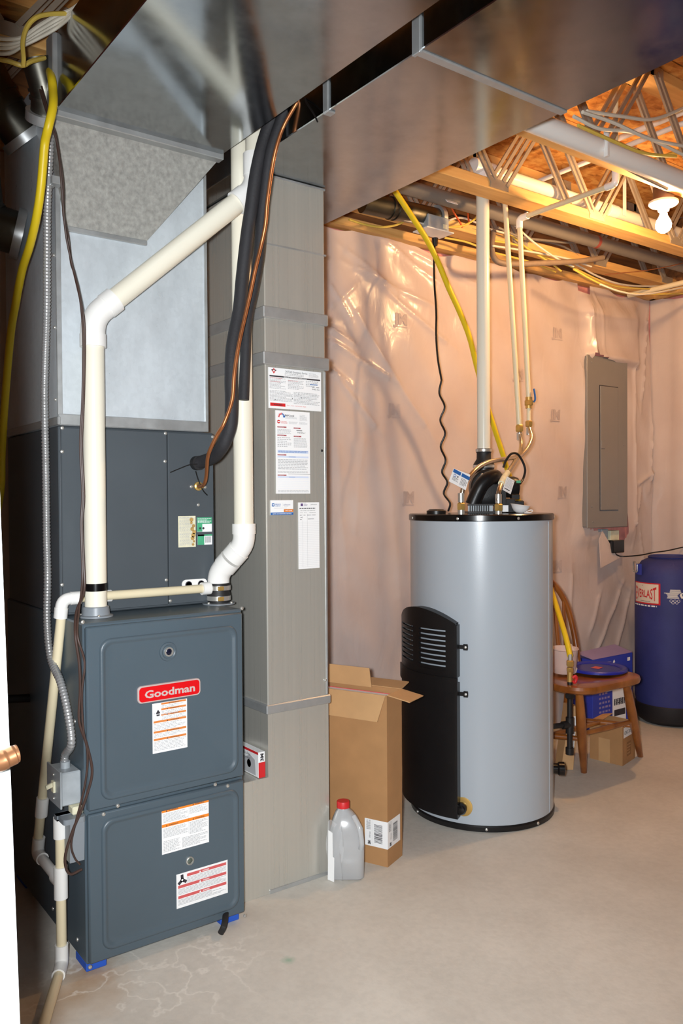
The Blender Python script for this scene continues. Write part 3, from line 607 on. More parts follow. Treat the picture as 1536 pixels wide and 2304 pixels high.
# condensate drain
t = thing('drain_line', 'thin cream drain pipe leaning down past the furnace left side to the floor', 'pipe', P(135, 2180, Z=0))
r = .0125
a0 = P(462, 1324, Y=2.175); a1 = P(238, 1341, Y=2.175); a2 = V((P(140, 1350, Y=2.165).x, 2.165, a1.z+.002))
g0 = P(137, 1998, X=.655); g1 = P(85, 1990, X=.655); tee = V((.655, g0.y, .245)); ftop = V((.655, g0.y, P(137, 1868, X=.655).z))
ty = P(137, 2000, X=.655).y; tee = V((.655, ty, P(137, 1985, X=.655).z)); sy = P(85, 1985, X=.655).y; low = V((.655, sy, tee.z+.006)); foot = V((.655, ty, .028))
MB().tube([a0, a2+V((.03, 0, 0))], r, 18).build('cross_pipe', CPVC, t)
MB().tube([a2+V((0, 0, -.02)), low+V((0, 0, .02))], r, 18).build('leaning_pipe', CPVC, t)
dl = (low-a2).normalized()
e_ = MB().tube(fillet([a2+V((.045, 0, 0)), a2, a2+dl*.045], .024, 8), r+.0035, 20).build('elbow', PVCW, t)
MB().cyl(a2+V((.022, 0, 0)), a2+V((.048, 0, 0)), r+.005, n=20).build('hub', PVCW, e_); MB().cyl(a2+dl*.024, a2+dl*.05, r+.005, n=20).build('hub', PVCW, e_)
MB().cyl(a1-V((.010, 0, 0)), a1+V((.014, 0, 0)), r+.004, n=20).build('coupling', PVCW, t)
MB().cyl(a0+V((-.012, 0, 0)), a0+V((.014, 0, 0)), r+.006, n=20).build('end_adapter', PVCW, t)
pc = a2+(low-a2)*((P(92, 1825, X=.65).z-a2.z)/(low.z-a2.z)); MB().cyl(pc-dl*.026, pc+dl*.026, r+.004, n=20).build('coupling', PVCW, t)
MB().tube(fillet([low-dl*.045, low, low+V((0, -.045, 0))], .02, 8), r+.004, 20).build('elbow', PVCW, t)
MB().tube([low+V((0, -.03, 0)), tee], r+.001, 18).build('short_pipe', PVCW, t)
MB().cyl(tee+V((0, 0, -.04)), tee+V((0, 0, .04)), r+.0045, n=20).cyl(tee, tee+V((0, .04, 0)), r+.0045, n=20).build('tee', PVCW, t)
MB().tube([foot, ftop], r, 18).build('vertical_pipe', CPVC, t)
MB().cyl(ftop-V((0, 0, .02)), ftop+V((0, 0, .032)), r+.0045, n=20).build('coupling', PVCW, t)
far = P(90, 2330, Z=.017); far.z = .0145; ft2 = V((foot.x, foot.y, .0175))
MB().tube(fillet([foot+V((0, 0, .04)), ft2+V((0, 0, .002)), ft2+(far-ft2).normalized()*.05], .02, 8), r+.004, 20).build('elbow', PVCW, t)
MB().tube([ft2, far], r, 18).build('floor_pipe', CPVC, t)
# condensate trap
t = thing('condensate_trap', 'grey plastic condensate trap hooked on the furnace left side', 'drain trap', (.675, 2.07, .30))
tz = ftop.z+.03
MB().prism([V((.662, 2.035, tz-.10)), V((.662, 2.075, tz-.10)), V((.662, 2.08, tz+.0)), V((.662, 2.03, tz+.0))], (.036, 0, 0)).build('reservoir', GREYP, t)
MB().ringz([[V((x, y, z)) for x, y in rrect(.638, ty-.026, .699, 2.075, .018, 5)] for z in (tz+.003, tz+.016)]).ringz([[V((x, y, z)) for x, y in rrect(.644, 2.02, .699, 2.085, .01, 5)] for z in (tz+.001, tz+.014)]).build('rim', GREYP, t)
MB().box(.672, 2.04, tz+.014, .699, 2.075, tz+.034, .003).build('cap', CREAMP, t)
# service switch box
t = thing('switch_box', 'zinc electrical box with an ivory toggle on the furnace left side', 'switch', (.675, 2.1, .36))
z0 = P(160, 1812, Y=2.055).z; z1 = P(160, 1737, Y=2.055).z
MB().box(.649, 2.055, z0, .699, 2.15, z1, .003).build('box', LIGHTG, t)
MB().box(.645, 2.049, z0-.004, .650, 2.157, z1+.006, .0015).build('cover_plate', LIGHTG, t)
zc = (z0+z1)/2; sw = MB().box(.640, 2.088, zc-.014, .646, 2.108, zc+.014, .001).build('switch_frame', CREAMP, t)
MB().obox((.634, 2.098, zc+.003), ((1, 0, .3), (0, 1, 0), (-.3, 0, 1)), (.010, .0045, .0055), .0015).build('toggle', CREAMP, t)
for dz in (-.03, .03): MB().sphere((.644, 2.098, zc+dz), .0035).build('screw', STEEL, t)
# metal clad conduit
t = thing('flexible_conduit', 'ribbed metal conduit hanging down the coil cabinet side to the switch box', 'conduit', P(107, 1290, X=.68))
path = cr(PP([(116, 262), (114, 279), (112, 341), (109, 405), (106, 484), (105.5, 580), (105, 700), (101, 830), (100, 904), (103, 1056), (105, 1208), (107, 1299), (106, 1400), (114, 1480), (135, 1532), (150, 1590), (161, 1669)], X=.672)+[V((.674, 2.10, z1+.03)), V((.674, 2.10, z1+.002))], 14)
rs, pth, L = [], [], 0
for i in range(len(path)-1):
    n_ = max(1, int((path[i+1]-path[i]).length/.0022))
    for k in range(n_): pth.append(path[i].lerp(path[i+1], k/n_))
acc = 0
for i, p in enumerate(pth):
    if i: acc += (p-pth[i-1]).length
    rs.append(.0096+.0013*math.sin(acc*2*math.pi/.0088))
lab(MB().tube(pth, rs, 10)  .build('ribbed_sleeve', FLEX, t, smooth=1.4), 'ribbed bright metal sleeve')
q = P(109, 410, X=.672); MB().cyl(q-V((0, 0, .012)), q+V((0, 0, .012)), .0135, n=16).box(q.x, q.y-.03, q.z-.010, q.x+.027, q.y, q.z+.010, .001).build('strap', GZB, t)
MB().cyl((.674, 2.10, z1), (.674, 2.10, z1+.016), .0125, n=16).build('connector', LIGHTG, t)
# yellow gas line left
w_ = PP([(126, 120, 2.26), (121, 185, 2.22), (119, 240, 2.2), (109, 285), (101, 320), (97, 365), (93, 412), (87, 460), (78, 508), (66, 556), (51, 603), (41, 651), (36, 680), (24, 752), (11, 904), (4, 1025), (2, 1100), (-14, 1200)][3:], X=.625)
w_ = [P(66, 134, Y=2.30), P(85, 131, Y=2.26), P(104, 143, Y=2.22), P(115, 172, X=.652), P(119, 205, X=.645), P(119, 240, X=.635)]+w_
tag(MB().tube(cr(w_, 6), .0105, 12).build('gas_line', YEL), 'yellow jacketed gas line hanging at the far left beside the conduit', 'gas line')
# brown thermostat wires
def wire(name, lb, cat, pts, r, mt, grp=None, n=6, nn=7): return tag(MB().tube(cr(pts, n), r, nn).build(name, mt), lb, cat, grp)
w1 = [(82, 170, 2.16), (100, 235, 2.10), (114, 275, 2.07), (124, 300, 2.07), (131, 341, 2.07), (141, 412, 2.08), (143, 484, 2.1), (153, 532, 2.15), (160, 591, 2.15), (167, 615, 2.12), (184, 691, 2.10), (190, 752, 2.10), (188, 874, 2.10), (185, 949, 2.10), (183, 1010, 2.10), (188, 1117, 2.10), (184, 1177, 2.1), (188, 1269, 2.1), (189, 1329, 2.09), (172, 1376, 2.06), (169, 1427, 2.015), (178, 1493, 2.01), (180, 1552, 2.01), (178, 1622, 2.01), (195, 1676, 2.01), (207, 1735, 2.01), (196, 1786, 2.01), (180, 1830, 2.01), (162, 1872, 2.01), (146, 1930, 2.02), (156, 1966, 2.03), (184, 1956, 2.035)]
wire('control_wire', 'thin brown control wire bowing outward along the furnace left edge', 'wire', [P(*q[:2], Y=q[2]) for q in w1], .0034, BROWNW)
w2 = [(88, 172, 2.15), (104, 235, 2.09), (117, 285, 2.06), (130, 330, 2.06), (137, 400, 2.06), (147, 520, 2.1), (163, 600, 2.11), (178, 660, 2.10), (187, 760, 2.095), (185, 900, 2.095), (180, 1000, 2.095), (185, 1110, 2.095), (182, 1180, 2.095), (185, 1300, 2.09), (178, 1370, 2.06), (174, 1430, 2.012), (190, 1490, 2.008), (184, 1560, 2.008), (187, 1640, 2.008), (197, 1700, 2.008), (190, 1770, 2.008), (170, 1850, 2.01), (160, 1900, 2.02), (168, 1930, 2.03), (180, 1945, 2.035)]
wire('control_wire', 'thinner brown control wire twisted around the other at the furnace left edge', 'wire', [P(*q[:2], Y=q[2]) for q in w2], .0026, BROWNW)
# refrigerant lines
t = thing('insulated_line', 'thick black foam insulated refrigerant line curving down in front of the cream pipe', 'insulated pipe', P(447, 1041, Y=2.19))
pts = [P(444, 1042, Y=2.19), P(460, 1037, Y=2.165), P(482, 1027, Y=2.12), P(500, 1005, Y=2.07), P(512, 978, Y=2.05), P(519, 950, Y=2.04), P(521, 900, Y=2.035), P(520, 850, Y=2.03), P(523, 780, Y=2.03), P(538, 699, Y=2.03), P(545, 626, Y=2.02), P(556, 529, Y=2.0), P(565, 470, Y=1.985), P(578, 383, Y=1.965), P(596, 310, Y=1.95), P(618, 255, Y=1.92), P(640, 205, Y=1.89)]
MB().tube(cr(pts, 8), .0185, 18).build('foam_sleeve', FOAM, t)
MB().cyl(pts[0]+V((0, .008, 0)), pts[0]-V((.0, .012, 0)), .021, n=20).build('sleeve_end', RUB, t)
k = [P(444, 1044, Y=2.165), P(425, 1046, Y=2.17), P(402, 1055, Y=2.185), P(383, 1063, Y=2.19)]; MB().tube(cr(k, 5), .0016, 6).build('tie_end', BLKW, t)
k = [P(440, 1060, Y=2.18), P(446, 1080, Y=2.17), P(457, 1104, Y=2.17), P(466, 1114, Y=2.18)]; MB().tube(cr(k, 5), .0016, 6).build('tie_end', BLKW, t)
t = thing('insulated_line', 'second black foam line partly hidden behind the copper tube', 'insulated pipe', P(560, 720, Y=2.08))
MB().tube(cr([P(548, 900, Y=2.07), P(552, 800, Y=2.07), P(556, 720, Y=2.07), P(570, 650, Y=2.06), P(582, 580, Y=2.03), P(588, 500, Y=1.99), P(598, 420, Y=1.955), P(610, 340, Y=1.93), P(634, 265, Y=1.90), P(655, 210, Y=1.87)], 8), .0155, 16).build('foam_sleeve', FOAM, t)
t = thing('copper_tube', 'bent copper refrigerant tube running beside the black foam line', 'pipe', P(445, 1094, Y=2.19))
pts = [P(447, 1094, Y=2.18), P(455, 1093, Y=2.15), P(461, 1085, Y=2.125), P(464, 1069, Y=2.11), P(467, 1030, Y=2.07), P(476, 1004, Y=2.05), P(490, 976, Y=2.03), P(504, 952, Y=2.01), P(522, 900, Y=2.0), P(527, 840, Y=1.995), P(537, 775, Y=1.995), P(554, 699, Y=1.995), P(565, 650, Y=1.99), P(575, 602, Y=1.98), P(587, 553, Y=1.97), P(597, 504, Y=1.95), P(601, 456, Y=1.93), P(611, 383, Y=1.91), P(621, 334, Y=1.89), P(637, 286, Y=1.87), P(664, 237, Y=1.83), P(682, 205, Y=1.81)]
MB().tube(cr(pts, 6), .0052, 12).build('tube', COPPER, t)
MB().lathe(P(445, 1094, Y=2.197), [(.013, 0), (.013, .006), (.009, .008), (.009, .02), (.006, .024), (.006, .03)], (0, -1, 0), 14).build('fitting', BRASS, t)
wire('cable_tie_end', 'black cable tie tail sticking out over the return duct side', 'cable tie', [P(684, 216, Y=1.81), P(690, 232, Y=1.76), P(705, 255, Y=1.72), P(714, 274, Y=1.70)], .0022, BLKW)
# wires and timber at upper left
for i, (dv, mt) in enumerate(((0, WHTW), (13, WHTW), (22, WHTW), (35, WHTW))):
    q = [P(-20, 84+dv, Y=2.0+.01*i), P(20, 88+dv*.9, Y=2.0+.01*i), P(50, 84+dv*.55, Y=2.0+.012*i), P(85, 60+dv*.75, Y=2.0+.012*i), P(125, 36+dv*.8, Y=2.0+.012*i), P(160, 22+dv*.4, Y=1.98), P(185, 2+dv*.3, Y=1.96), P(205, -25, Y=1.94)]
    wire('white_cable', ('uppermost white cable', 'second white cable from the top', 'third white cable from the top', 'lowest white cable')[i]+' in the loose bunch across the upper left corner', 'cable', q, .0046, mt, 'white cables in the upper left corner')
wire('yellow_cable', 'pale yellow cable bent down beside the white cable bunch, upper left corner', 'cable', [P(150, 30, Y=1.99), P(110, 32, Y=1.98), P(80, 40, Y=1.97), P(60, 62, Y=1.97), P(51, 95, Y=1.97), P(53, 130, Y=1.97), P(52, 148, Y=1.98)], .0054, YELW)
wire('yellow_cable', 'dim yellow cable running level at the left edge under the white cables', 'cable', [P(-10, 132, Y=2.05), P(20, 138, Y=2.04), P(50, 147, Y=2.03), P(70, 138, Y=2.04), P(100, 130, Y=2.08)], .0054, YELW)
# ================================================================= PAPERS ON THE RETURN DROP
RY = 2.12-.0008
o, a, b = planar(((602, 826), (721, 838), (722, 926), (604, 918)), RY)
s, D = sticker(None, 'service_sheet', o, a, b, PAPER, th=.0007)
tag(s, 'wide white service sheet with a black title bar, topmost paper on the return drop', 'paper')
D.text('24/7/365 Emergency Service', a*.52, b*.905, b*.075, 1, width=a*.42, align=.5); D.rect(a*.02, b*.775, a*.98, b*.81, 1); D.text('Safety & Maintenance Instructions', a*.5, b*.782, b*.035, 3, 2.5, width=a*.44, align=.5, bold=.02)
D.poly([(a*.06, b*.94), (a*.10, b*.985), (a*.14, b*.94), (a*.10, b*.85)], 2); D.rect(a*.055, b*.925, a*.145, b*.952, 1, 2); D.disc(a*.10, b*.925, a*.014, 3, 2.5)
D.lines(a*.30, b*.83, a*.66, b*.895, 2, 0); D.lines(a*.76, b*.84, a*.95, b*.95, 4, 0)
D.lines(a*.02, b*.48, a*.32, b*.76, 9, 0); D.rect(a*.02, b*.745, a*.25, b*.752, 4, 2); D.rect(a*.02, b*.655, a*.22, b*.662, 4, 2); D.lines(a*.36, b*.50, a*.66, b*.74, 7, 0); D.rect(a*.36, b*.71, a*.55, b*.717, 4, 2)
D.lines(a*.70, b*.60, a*.95, b*.76, 4, 0); D.rect(a*.78, b*.655, a*.93, b*.675, 5, 2); D.rect(a*.82, b*.595, a*.87, b*.605, 1); D.rect(a*.90, b*.595, a*.96, b*.605, 1); D.text('940-5x', a*.82, b*.53, b*.055, 1, width=a*.15, shear=.3)
D.lines(a*.02, b*.18, a*.45, b*.45, 9, 0); D.lines(a*.47, b*.14, a*.97, b*.45, 9, 0)
for x, y in ((.61, .31), (.56, .40), (.44, .27), (.12, .21)): D.disc(a*x, b*y, a*.008, 1, 2)
D.rect(a*.03, b*.055, a*.31, b*.135, 2); D.text('WARNING', a*.17, b*.08, b*.045, 1, 3, width=a*.16, align=.5, bold=.03); D.text('Do not remove tags', a*.52, b*.08, b*.04, 4, width=a*.36, align=.5)
D.rect(a*.46, b*.14, a*.462, b*.45, 0); D.build('print', [INK, INKD, RED, PAPER, REDL, BLU], s, smooth=0)
o, a, b = planar(((618, 923), (694, 928), (699, 1111), (621, 1110)), RY-.001)
s, D = sticker(None, 'service_form', o, a, b, PAPER, th=.0007); tag(s, 'tall white service form with maroon headings and a gear logo, under the wide sheet', 'paper')
for k in range(9):
    an = math.radians(180-22.5*k)
    c, sn = math.cos(an), math.sin(an); x, y = a*.17, b*.925; D.poly([(x+c*a*.055-sn*a*.012, y+sn*a*.055+c*a*.012), (x+c*a*.10-sn*a*.010, y+sn*a*.10+c*a*.010), (x+c*a*.10+sn*a*.010, y+sn*a*.10-c*a*.010), (x+c*a*.055+sn*a*.012, y+sn*a*.055-c*a*.012)], 2 if k < 5 else 3)
D.poly([(a*.215, b*.918), (a*.27, b*.918), (a*.27, b*.935), (a*.243, b*.945), (a*.215, b*.935)], 3, 2)
D.text('Bill/Cook', a*.27, b*.935, b*.030, 1, width=a*.27, bold=.02); D.lines(a*.28, b*.905, a*.62, b*.928, 2, 0); D.lines(a*.70, b*.89, a*.92, b*.965, 6, 0)
D.disc(a*.09, b*.865, a*.045, 2); D.rect(a*.06, b*.86, a*.12, b*.87, 6, 2); D.lines(a*.16, b*.845, a*.34, b*.875, 3, 4); D.lines(a*.38, b*.845, a*.64, b*.875, 3, 0); D.lines(a*.68, b*.845, a*.95, b*.875, 3, 0)
for x, y, w2_ in ((.05, .795, .26), (.52, .79, .20), (.05, .695, .26), (.52, .69, .22), (.05, .46, .25), (.05, .215, .25)): D.rect(a*x, b*y, a*(x+w2_), b*(y+.014), 7); D.text('INFORMATION', a*(x+.02), b*(y+.003), b*.009, 6, 2.5, width=a*(w2_*.6))
D.rect(a*.60, b*.765, a*.77, b*.772, 1); D.text('948-85x1', a*.62, b*.735, b*.024, 1, width=a*.24, shear=.3)
D.lines(a*.05, b*.72, a*.45, b*.78, 4, 0); D.lines(a*.05, b*.56, a*.45, b*.685, 6, 0); D.lines(a*.52, b*.56, a*.92, b*.68, 9, 0)
D.rect(a*.05, b*.49, a*.95, b*.525, 5); D.lines(a*.07, b*.495, a*.93, b*.52, 2, 3, k=2); D.rect(a*.05, b*.435, a*.95, b*.455, 5); D.rect(a*.37, b*.443, a*.57, b*.447, 3, 2); D.lines(a*.06, b*.29, a*.93, b*.42, 7, 0); D.disc(a*.13, b*.355, a*.008, 1, 2)
D.lines(a*.05, b*.25, a*.93, b*.275, 2, 0); D.rect(a*.35, b*.235, a*1.0, b*.2375, 1); D.rect(a*.05, b*.19, a*.95, b*.21, 5); D.rect(a*.37, b*.198, a*.55, b*.202, 3, 2)
for k in range(6): D.rect(a*.05, b*(.06+.022*k), a*.95, b*(.0615+.022*k), 5)
D.lines(a*.05, b*.015, a*.95, b*.045, 2, 0); D.build('print', [INK, INKD, RED, BLU, REDL, LBLU, PAPER, MAR], s, smooth=0)
o, a, b = planar(((607, 1125), (658, 1126), (659, 1159), (608, 1158)), RY)
s, D = sticker(None, 'magnet_card', o, a, b, PAPER, th=.0012); tag(s, 'small white magnet card with blue bottom stripe and orange corner block', 'card')
D.rect(0, 0, a, b*.17, 0); D.text('HEATING  AIR CONDITIONING  ELECTRICAL', a*.5, b*.05, b*.075, 3, 2.5, width=a*.84, align=.5, bold=.03); D.rect(a*.58, b*.19, a, b*.39, 1); D.text('24/7 LINE', a*.79, b*.26, b*.08, 3, 2.5, width=a*.3, align=.5, bold=.03)
D.poly([(a*x, b*y) for x, y in rrect(.06, .58, .17, .80, .03, 3)], 0); D.disc(a*.115, b*.69, a*.03, 3, 2); D.text('SERVICE', a*.20, b*.69, b*.10, 0, width=a*.24, bold=.02); D.text('COMPANY', a*.20, b*.58, b*.09, 0, width=a*.24, bold=.02); D.rect(a*.515, b*.55, a*.52, b*.82, 2)
D.text('Johnson', a*.56, b*.65, b*.15, 4, width=a*.3); D.lines(a*.6, b*.56, a*.85, b*.62, 1, 2); D.rect(a*.15, b*.46, a*.72, b*.475, 2); D.build('print', [BLU, ORG, INK, PAPER, mat('navy_ink', (44, 56, 120), .6)], s, smooth=0)
o, a, b = planar(((670, 1130), (717, 1131), (718, 1279), (671, 1279)), RY)
s, D = sticker(None, 'filter_log_card', o, a, b, PAPER, th=.0009); tag(s, 'tall white ruled log card right of the small magnet card', 'card')
D.rect(a*.11, b*.945, a*.22, b*.985, 2); D.lines(a*.26, b*.945, a*.44, b*.985, 3, 2); D.text('Johnson', a*.58, b*.962, b*.022, 1, width=a*.3); D.lines(a*.05, b*.90, a*.9, b*.925, 1, 1); D.text('RECORD OF SERVICE', a*.1, b*.872, b*.016, 1, width=a*.7)
D.text('DATE', a*.08, b*.842, b*.014, 1, width=a*.12); D.text('TECH', a*.26, b*.842, b*.014, 1, width=a*.13); D.text('DESCRIPTION', a*.52, b*.842, b*.014, 1, width=a*.3)
for x, y, w2_ in ((.07, .80, .1), (.25, .80, .1), (.42, .80, .2), (.65, .80, .18), (.1, .765, .1), (.08, .735, .08), (.45, .74, .3)): D.lines(a*x, b*y, a*(x+w2_), b*(y+.02), 1, 1)
for k in range(26): D.rect(0, b*(.03+.027*k), a, b*(.0315+.027*k), 0)
for x in (.2, .42): D.rect(a*x, b*.03, a*(x+.008), b*.83, 0)
D.build('print', [INK, INKD, PUR], s, smooth=0)
# ================================================================= RESPIRATOR BOX
t = thing('respirator_box', 'small white and red filter box lying on the boot shelf beside the furnace', 'box', (1.25, 2.2, .353))
x1, y0 = P(596, 1700, Y=2.125).x, 2.125; x0 = P(581, 1700, Y=2.125).x; zb = .3535; zt = P(588, 1692, Y=2.125).z
MB().box(x0, y0, zb, x1, y0+.16, zt, .001).build('carton', PAPER, t)
D = Dec((x0, y0, zb), (1, 0, 0), (0, 0, 1), .0006); w2_, h_ = x1-x0, zt-zb; D.rect(0, 0, w2_, h_*.60, 0)
D2 = Dec((x0+w2_*.74, y0, zb+h_*.64), (0, 0, 1), (-1, 0, 0), .0006); D2.text('3M', 0, 0, w2_*.62, 1, 1, width=h_*.30, bold=.05); D.add(D2.v, D2.f, 1); D.build('end_print', [RED, INKD], t, smooth=0)
D = Dec((x0, y0+.16, zb), (0, -1, 0), (0, 0, 1), .0006); D.rect(0, h_*.9, .16, h_, 0); D.text('Particulate', .06, h_*.74, .013, 1, 2); D.text('Respirator', .06, h_*.58, .013, 1, 2); D.poly([(.05, .004), (.145, .004), (.14, .05), (.11, .06), (.08, .045)], 2); D.disc(.105, h_*.42, .012, 2); D.build('side_print', [RED, INKD, INK], t, smooth=0)
# ================================================================= FILTER CARTON
kc = P(872, 1952, Z=0); A_ = V((-.39, .92, 0)).normalized(); B_ = V((.92, .39, 0)).normalized(); U_ = V((0, 0, 1)); la, lb_, hh = .30, .105, .552
t = thing('filter_carton', 'tall open brown cardboard box with barcode labels leaning by the water heater', 'box', kc)
th = .003
def wallbox(a0, a1, b0, b1, z0, z1, m=None): m = m or MB(); return m.obox(kc+A_*((a0+a1)/2)+B_*((b0+b1)/2)+U_*((z0+z1)/2), (A_, B_, U_), ((a1-a0)/2, (b1-b0)/2, (z1-z0)/2))
m = MB(); wallbox(0, la, 0, th, 0, hh, m); wallbox(0, la, lb_-th, lb_, 0, hh, m); wallbox(0, th, th, lb_-th, 0, hh, m); wallbox(la-th, la, th, lb_-th, 0, hh, m); wallbox(th, la-th, th, lb_-th, .001, .01, m)
m.build('box_body', CARD, t)
def flap(name, e0, e1, dirv, L, taper=.0):
    e0, e1, dirv = V(e0), V(e1), V(dirv).normalized(); n_ = (e1-e0).cross(dirv).normalized()*.003; w2_ = (e1-e0)
    MB().prism([e0, e1, e1+dirv*L-w2_*taper, e0+dirv*L+w2_*taper], n_).build(name, CARDL, t, smooth=0)
T = lambda a, b, z=hh: kc+A_*a+B_*b+U_*z
flap('flap', T(0.004, 0), T(la, 0), -B_*.30-U_*.95+A_*.02, .085, .05)
flap('flap', T(0, lb_), T(0, .002), -A_*.75+U_*(-.25)+B_*.35, .075, .0)
flap('flap', T(la, lb_), T(0, lb_), B_*.9+U_*.12, .07, .02)
flap('flap', T(la-.02, lb_-.02), T(.10, lb_-.02), A_*.05+B_*.15+U_*.9, .062, .06)
wallbox(.01, la-.01, .012, .09, .50, .535).build('filter_inside', PAPER, t)
m = MB(); wallbox(.008, la-.008, .010, .013, .49, .537, m); wallbox(.008, la-.008, .088, .091, .49, .537, m); m.build('red_edge_print', REDL, t)
zl0, zl1 = .058, .145
for nm, og, rt, wv in (('barcode_label', kc+A_*.083+U_*zl0, -A_, .083), ('barcode_label', kc+U_*zl0, B_, .088)):
    s, D = sticker(t, nm, og, wv, zl1-zl0, PAPER, 'white barcode label wrapped on the lower corner', right=rt); hb = zl1-zl0
    x = wv*.45; D.rect(wv*.33, hb*.05, wv*.335, hb*.97, 1)
    y = hb*.16
    while y < hb*.84: k = random.choice((.0010, .0016, .0026)); D.rect(wv*.42, y, wv*.78, y+k, 0); y += k+random.choice((.0012, .002))
    D2 = Dec(D.q(wv*.26, hb*.06, 0), U_, -V(rt), .0006); D2.n = D.n; D2.text('3M', 0, 0, wv*.16, 0, 2, width=hb*.13, bold=.06); D2.text('Filtrete', hb*.25, 0, wv*.09, 0, 2, width=hb*.22); D2.lines(hb*.55, wv*.0, hb*.92, wv*.18, 4, 1); D.add(D2.v, D2.f, 0); D.build('print', [INKD, INK], s, smooth=0)
# ================================================================= JUG and sleeve
t = thing('water_jug', 'clear plastic gallon jug with a red cap beside the return drop', 'jug', (1.588, 2.062, 0))
jc = V((1.588, 2.058, 0))-V((RT.x, RT.y, 0))*.048; ja = RT.copy(); ja.z = 0; ja.normalize(); jb = V((0, 0, 1)).cross(ja)
lv = []
for z, hx, hy, rr, ox in ((.001, .050, .045, .018, 0), (.006, .054, .05, .02, 0), (.10, .055, .05, .02, 0), (.135, .052, .048, .022, 0), (.175, .040, .038, .026, -.004), (.200, .026, .026, .022, -.008), (.208, .018, .018, .0175, -.010), (.222, .017, .017, .0165, -.010)):
    lv.append([jc+ja*(x+ox)+jb*y+V((0, 0, z)) for x, y in rrect(-hx, -hy, hx, hy, rr, 5)])
MB().ringz(lv).build('jug_body', JUGM, t, smooth=1.0)
MB().lathe(jc+ja*-.010+V((0, 0, .212)), [(.0205, 0), (.0205, .018), (.019, .0205), (0, .0205)], n=24).build('red_cap', RED, t)
MB().tube(cr([jc+ja*.022-jb*.030+V((0, 0, .195)), jc+ja*.040-jb*.05+V((0, 0, .165)), jc+ja*.046-jb*.056+V((0, 0, .125)), jc+ja*.044-jb*.050+V((0, 0, .10))], 5), .008, 12).build('jug_handle', JUGM, t)
t = thing('plastic_sleeve', 'crumpled clear plastic sleeve with a white card strip standing against the return drop corner', 'packaging', P(748, 1982, Z=0))
s0, s1 = P(736, 1975, Z=0), P(764, 1985, Z=0); d = (s1-s0).normalized(); nn = V((-d.y, d.x, 0))
vs, n_ = [], 8
for j in range(9):
    for i in range(n_+1): q = i/n_; vs.append(s0+d*((s1-s0).length*q*1.25)+nn*(.006*math.sin(q*9+j)+.012*math.sin(q*3.1))+V((0, 0, .175*j/8+(.01*math.sin(q*7) if j == 8 else 0))))
MB().add(vs, [(j*(n_+1)+i, j*(n_+1)+i+1, (j+1)*(n_+1)+i+1, (j+1)*(n_+1)+i) for j in range(8) for i in range(n_)]).build('clear_film', CLEAR, t, smooth=.5)
m = MB().prism([s0+d*.012-nn*.01+V((0, 0, .002)), s0+d*.036-nn*.010+V((0, 0, .001)), s0+d*.036-nn*.008+V((0, 0, .075)), s0+d*.03-nn*.008+V((0, 0, .077)), s0+d*.028-nn*.006+V((0, 0, .15)), s0+d*.012-nn*.006+V((0, 0, .155))], -nn*.002).build('white_card', PAPER, t, smooth=0)
# ================================================================= WATER HEATER
HC = V((2.317, 2.245, 0)); HR = .2687
ang0 = math.atan2(-HC.y, -HC.x)     # direction from the tank to the camera
def hp(a, z, r=HR): t_ = ang0+math.radians(a); return V((HC.x+math.cos(t_)*r, HC.y+math.sin(t_)*r, z))   # a > 0 : to the right in view
def hn(a): t_ = ang0+math.radians(a); return V((math.cos(t_), math.sin(t_), 0))
def ht(a): n_ = hn(a); return V((-n_.y, n_.x, 0))
t = WH = thing('water_heater', 'grey cylindrical power vent water heater with black lid and louvred black cover', 'water heater', HC)
MB().lathe(HC, [(HR, .012), (HR, 1.102)], n=72).build('tank_jacket', TANK, t)
m = MB().obox(hp(66, .56, HR+.0004), (hn(66), ht(66), (0, 0, 1)), (.001, .0012, .535))
m.build('jacket_seam', TANK, t)
MB().lathe(HC, [(HR+.003, 1.100), (HR+.005, 1.102), (HR+.005, 1.121), (HR+.001, 1.1245), (HR-.03, 1.125), (0, 1.127)], n=72).build('lid', BLKG, t)
MB().lathe(HC, [(HR-.004, 0), (HR+.003, .002), (HR+.004, .018), (HR, .024), (HR-.004, .024)], n=72).build('base_ring', BLK, t)
for a, z in ((-67, 1.11), (-17, 1.11), (29, 1.11), (86, 1.11), (3.5, .012), (47, .012), (-60, .012)): screw(hp(a, z, HR+.0045), hn(a), .0055, t)
def shell(m, a0, a1, z0, z1, r0, r1, n=14, zt=None):
    """curved slab hugging the tank; zt(a) gives an arched top edge"""
    f = zt or (lambda a: z1); vs = []
    for i in range(n+1):
        a = a0+(a1-a0)*i/n
        vs += [hp(a, z0, r0), hp(a, z0, r1), hp(a, f(a), r1), hp(a, f(a), r0)]
    fs = [(i*4+k, i*4+(k+1) % 4, i*4+4+(k+1) % 4, i*4+4+k) for i in range(n) for k in range(4)]+[(3, 2, 1, 0), (n*4, n*4+1, n*4+2, n*4+3)]
    return m.add(vs, fs)
AL, AR = -84, -17
rA, rB = HR+.028, HR+.036
def zpix(v, a): p = hp(a, 0, rB); q = ray(1000, v); t_ = ((p-CAM).dot(FW)); return H+(DN*((v-1152)/FPX)+FW).z*t_
zB, zM0, zM1, zTop = .055, .530, .580, .745
mid = (AL+AR)/2
arch = lambda a: .735+.052*(1-((a-mid-2)/(AR-AL)*2)**2)
lo = MB(); shell(lo, AL, AR, .050, zM0, rA, rB); 
for a in (AL, AR): shell(lo, a-1 if a == AL else a-.6, a+.6 if a == AL else a+1, .050, zM0, HR+.001, rB, 2)
lab(lo.build('lower_cover', BLK, t), 'plain lower half of the black front cover')
bd_ = MB(); shell(bd_, AL-1.5, AR+1.5, zM0-.03, zM1-.03, rB-.002, rB+.006); bd_.build('cover_band', BLK, t)
up = MB(); zs0, zs1 = .572, .715
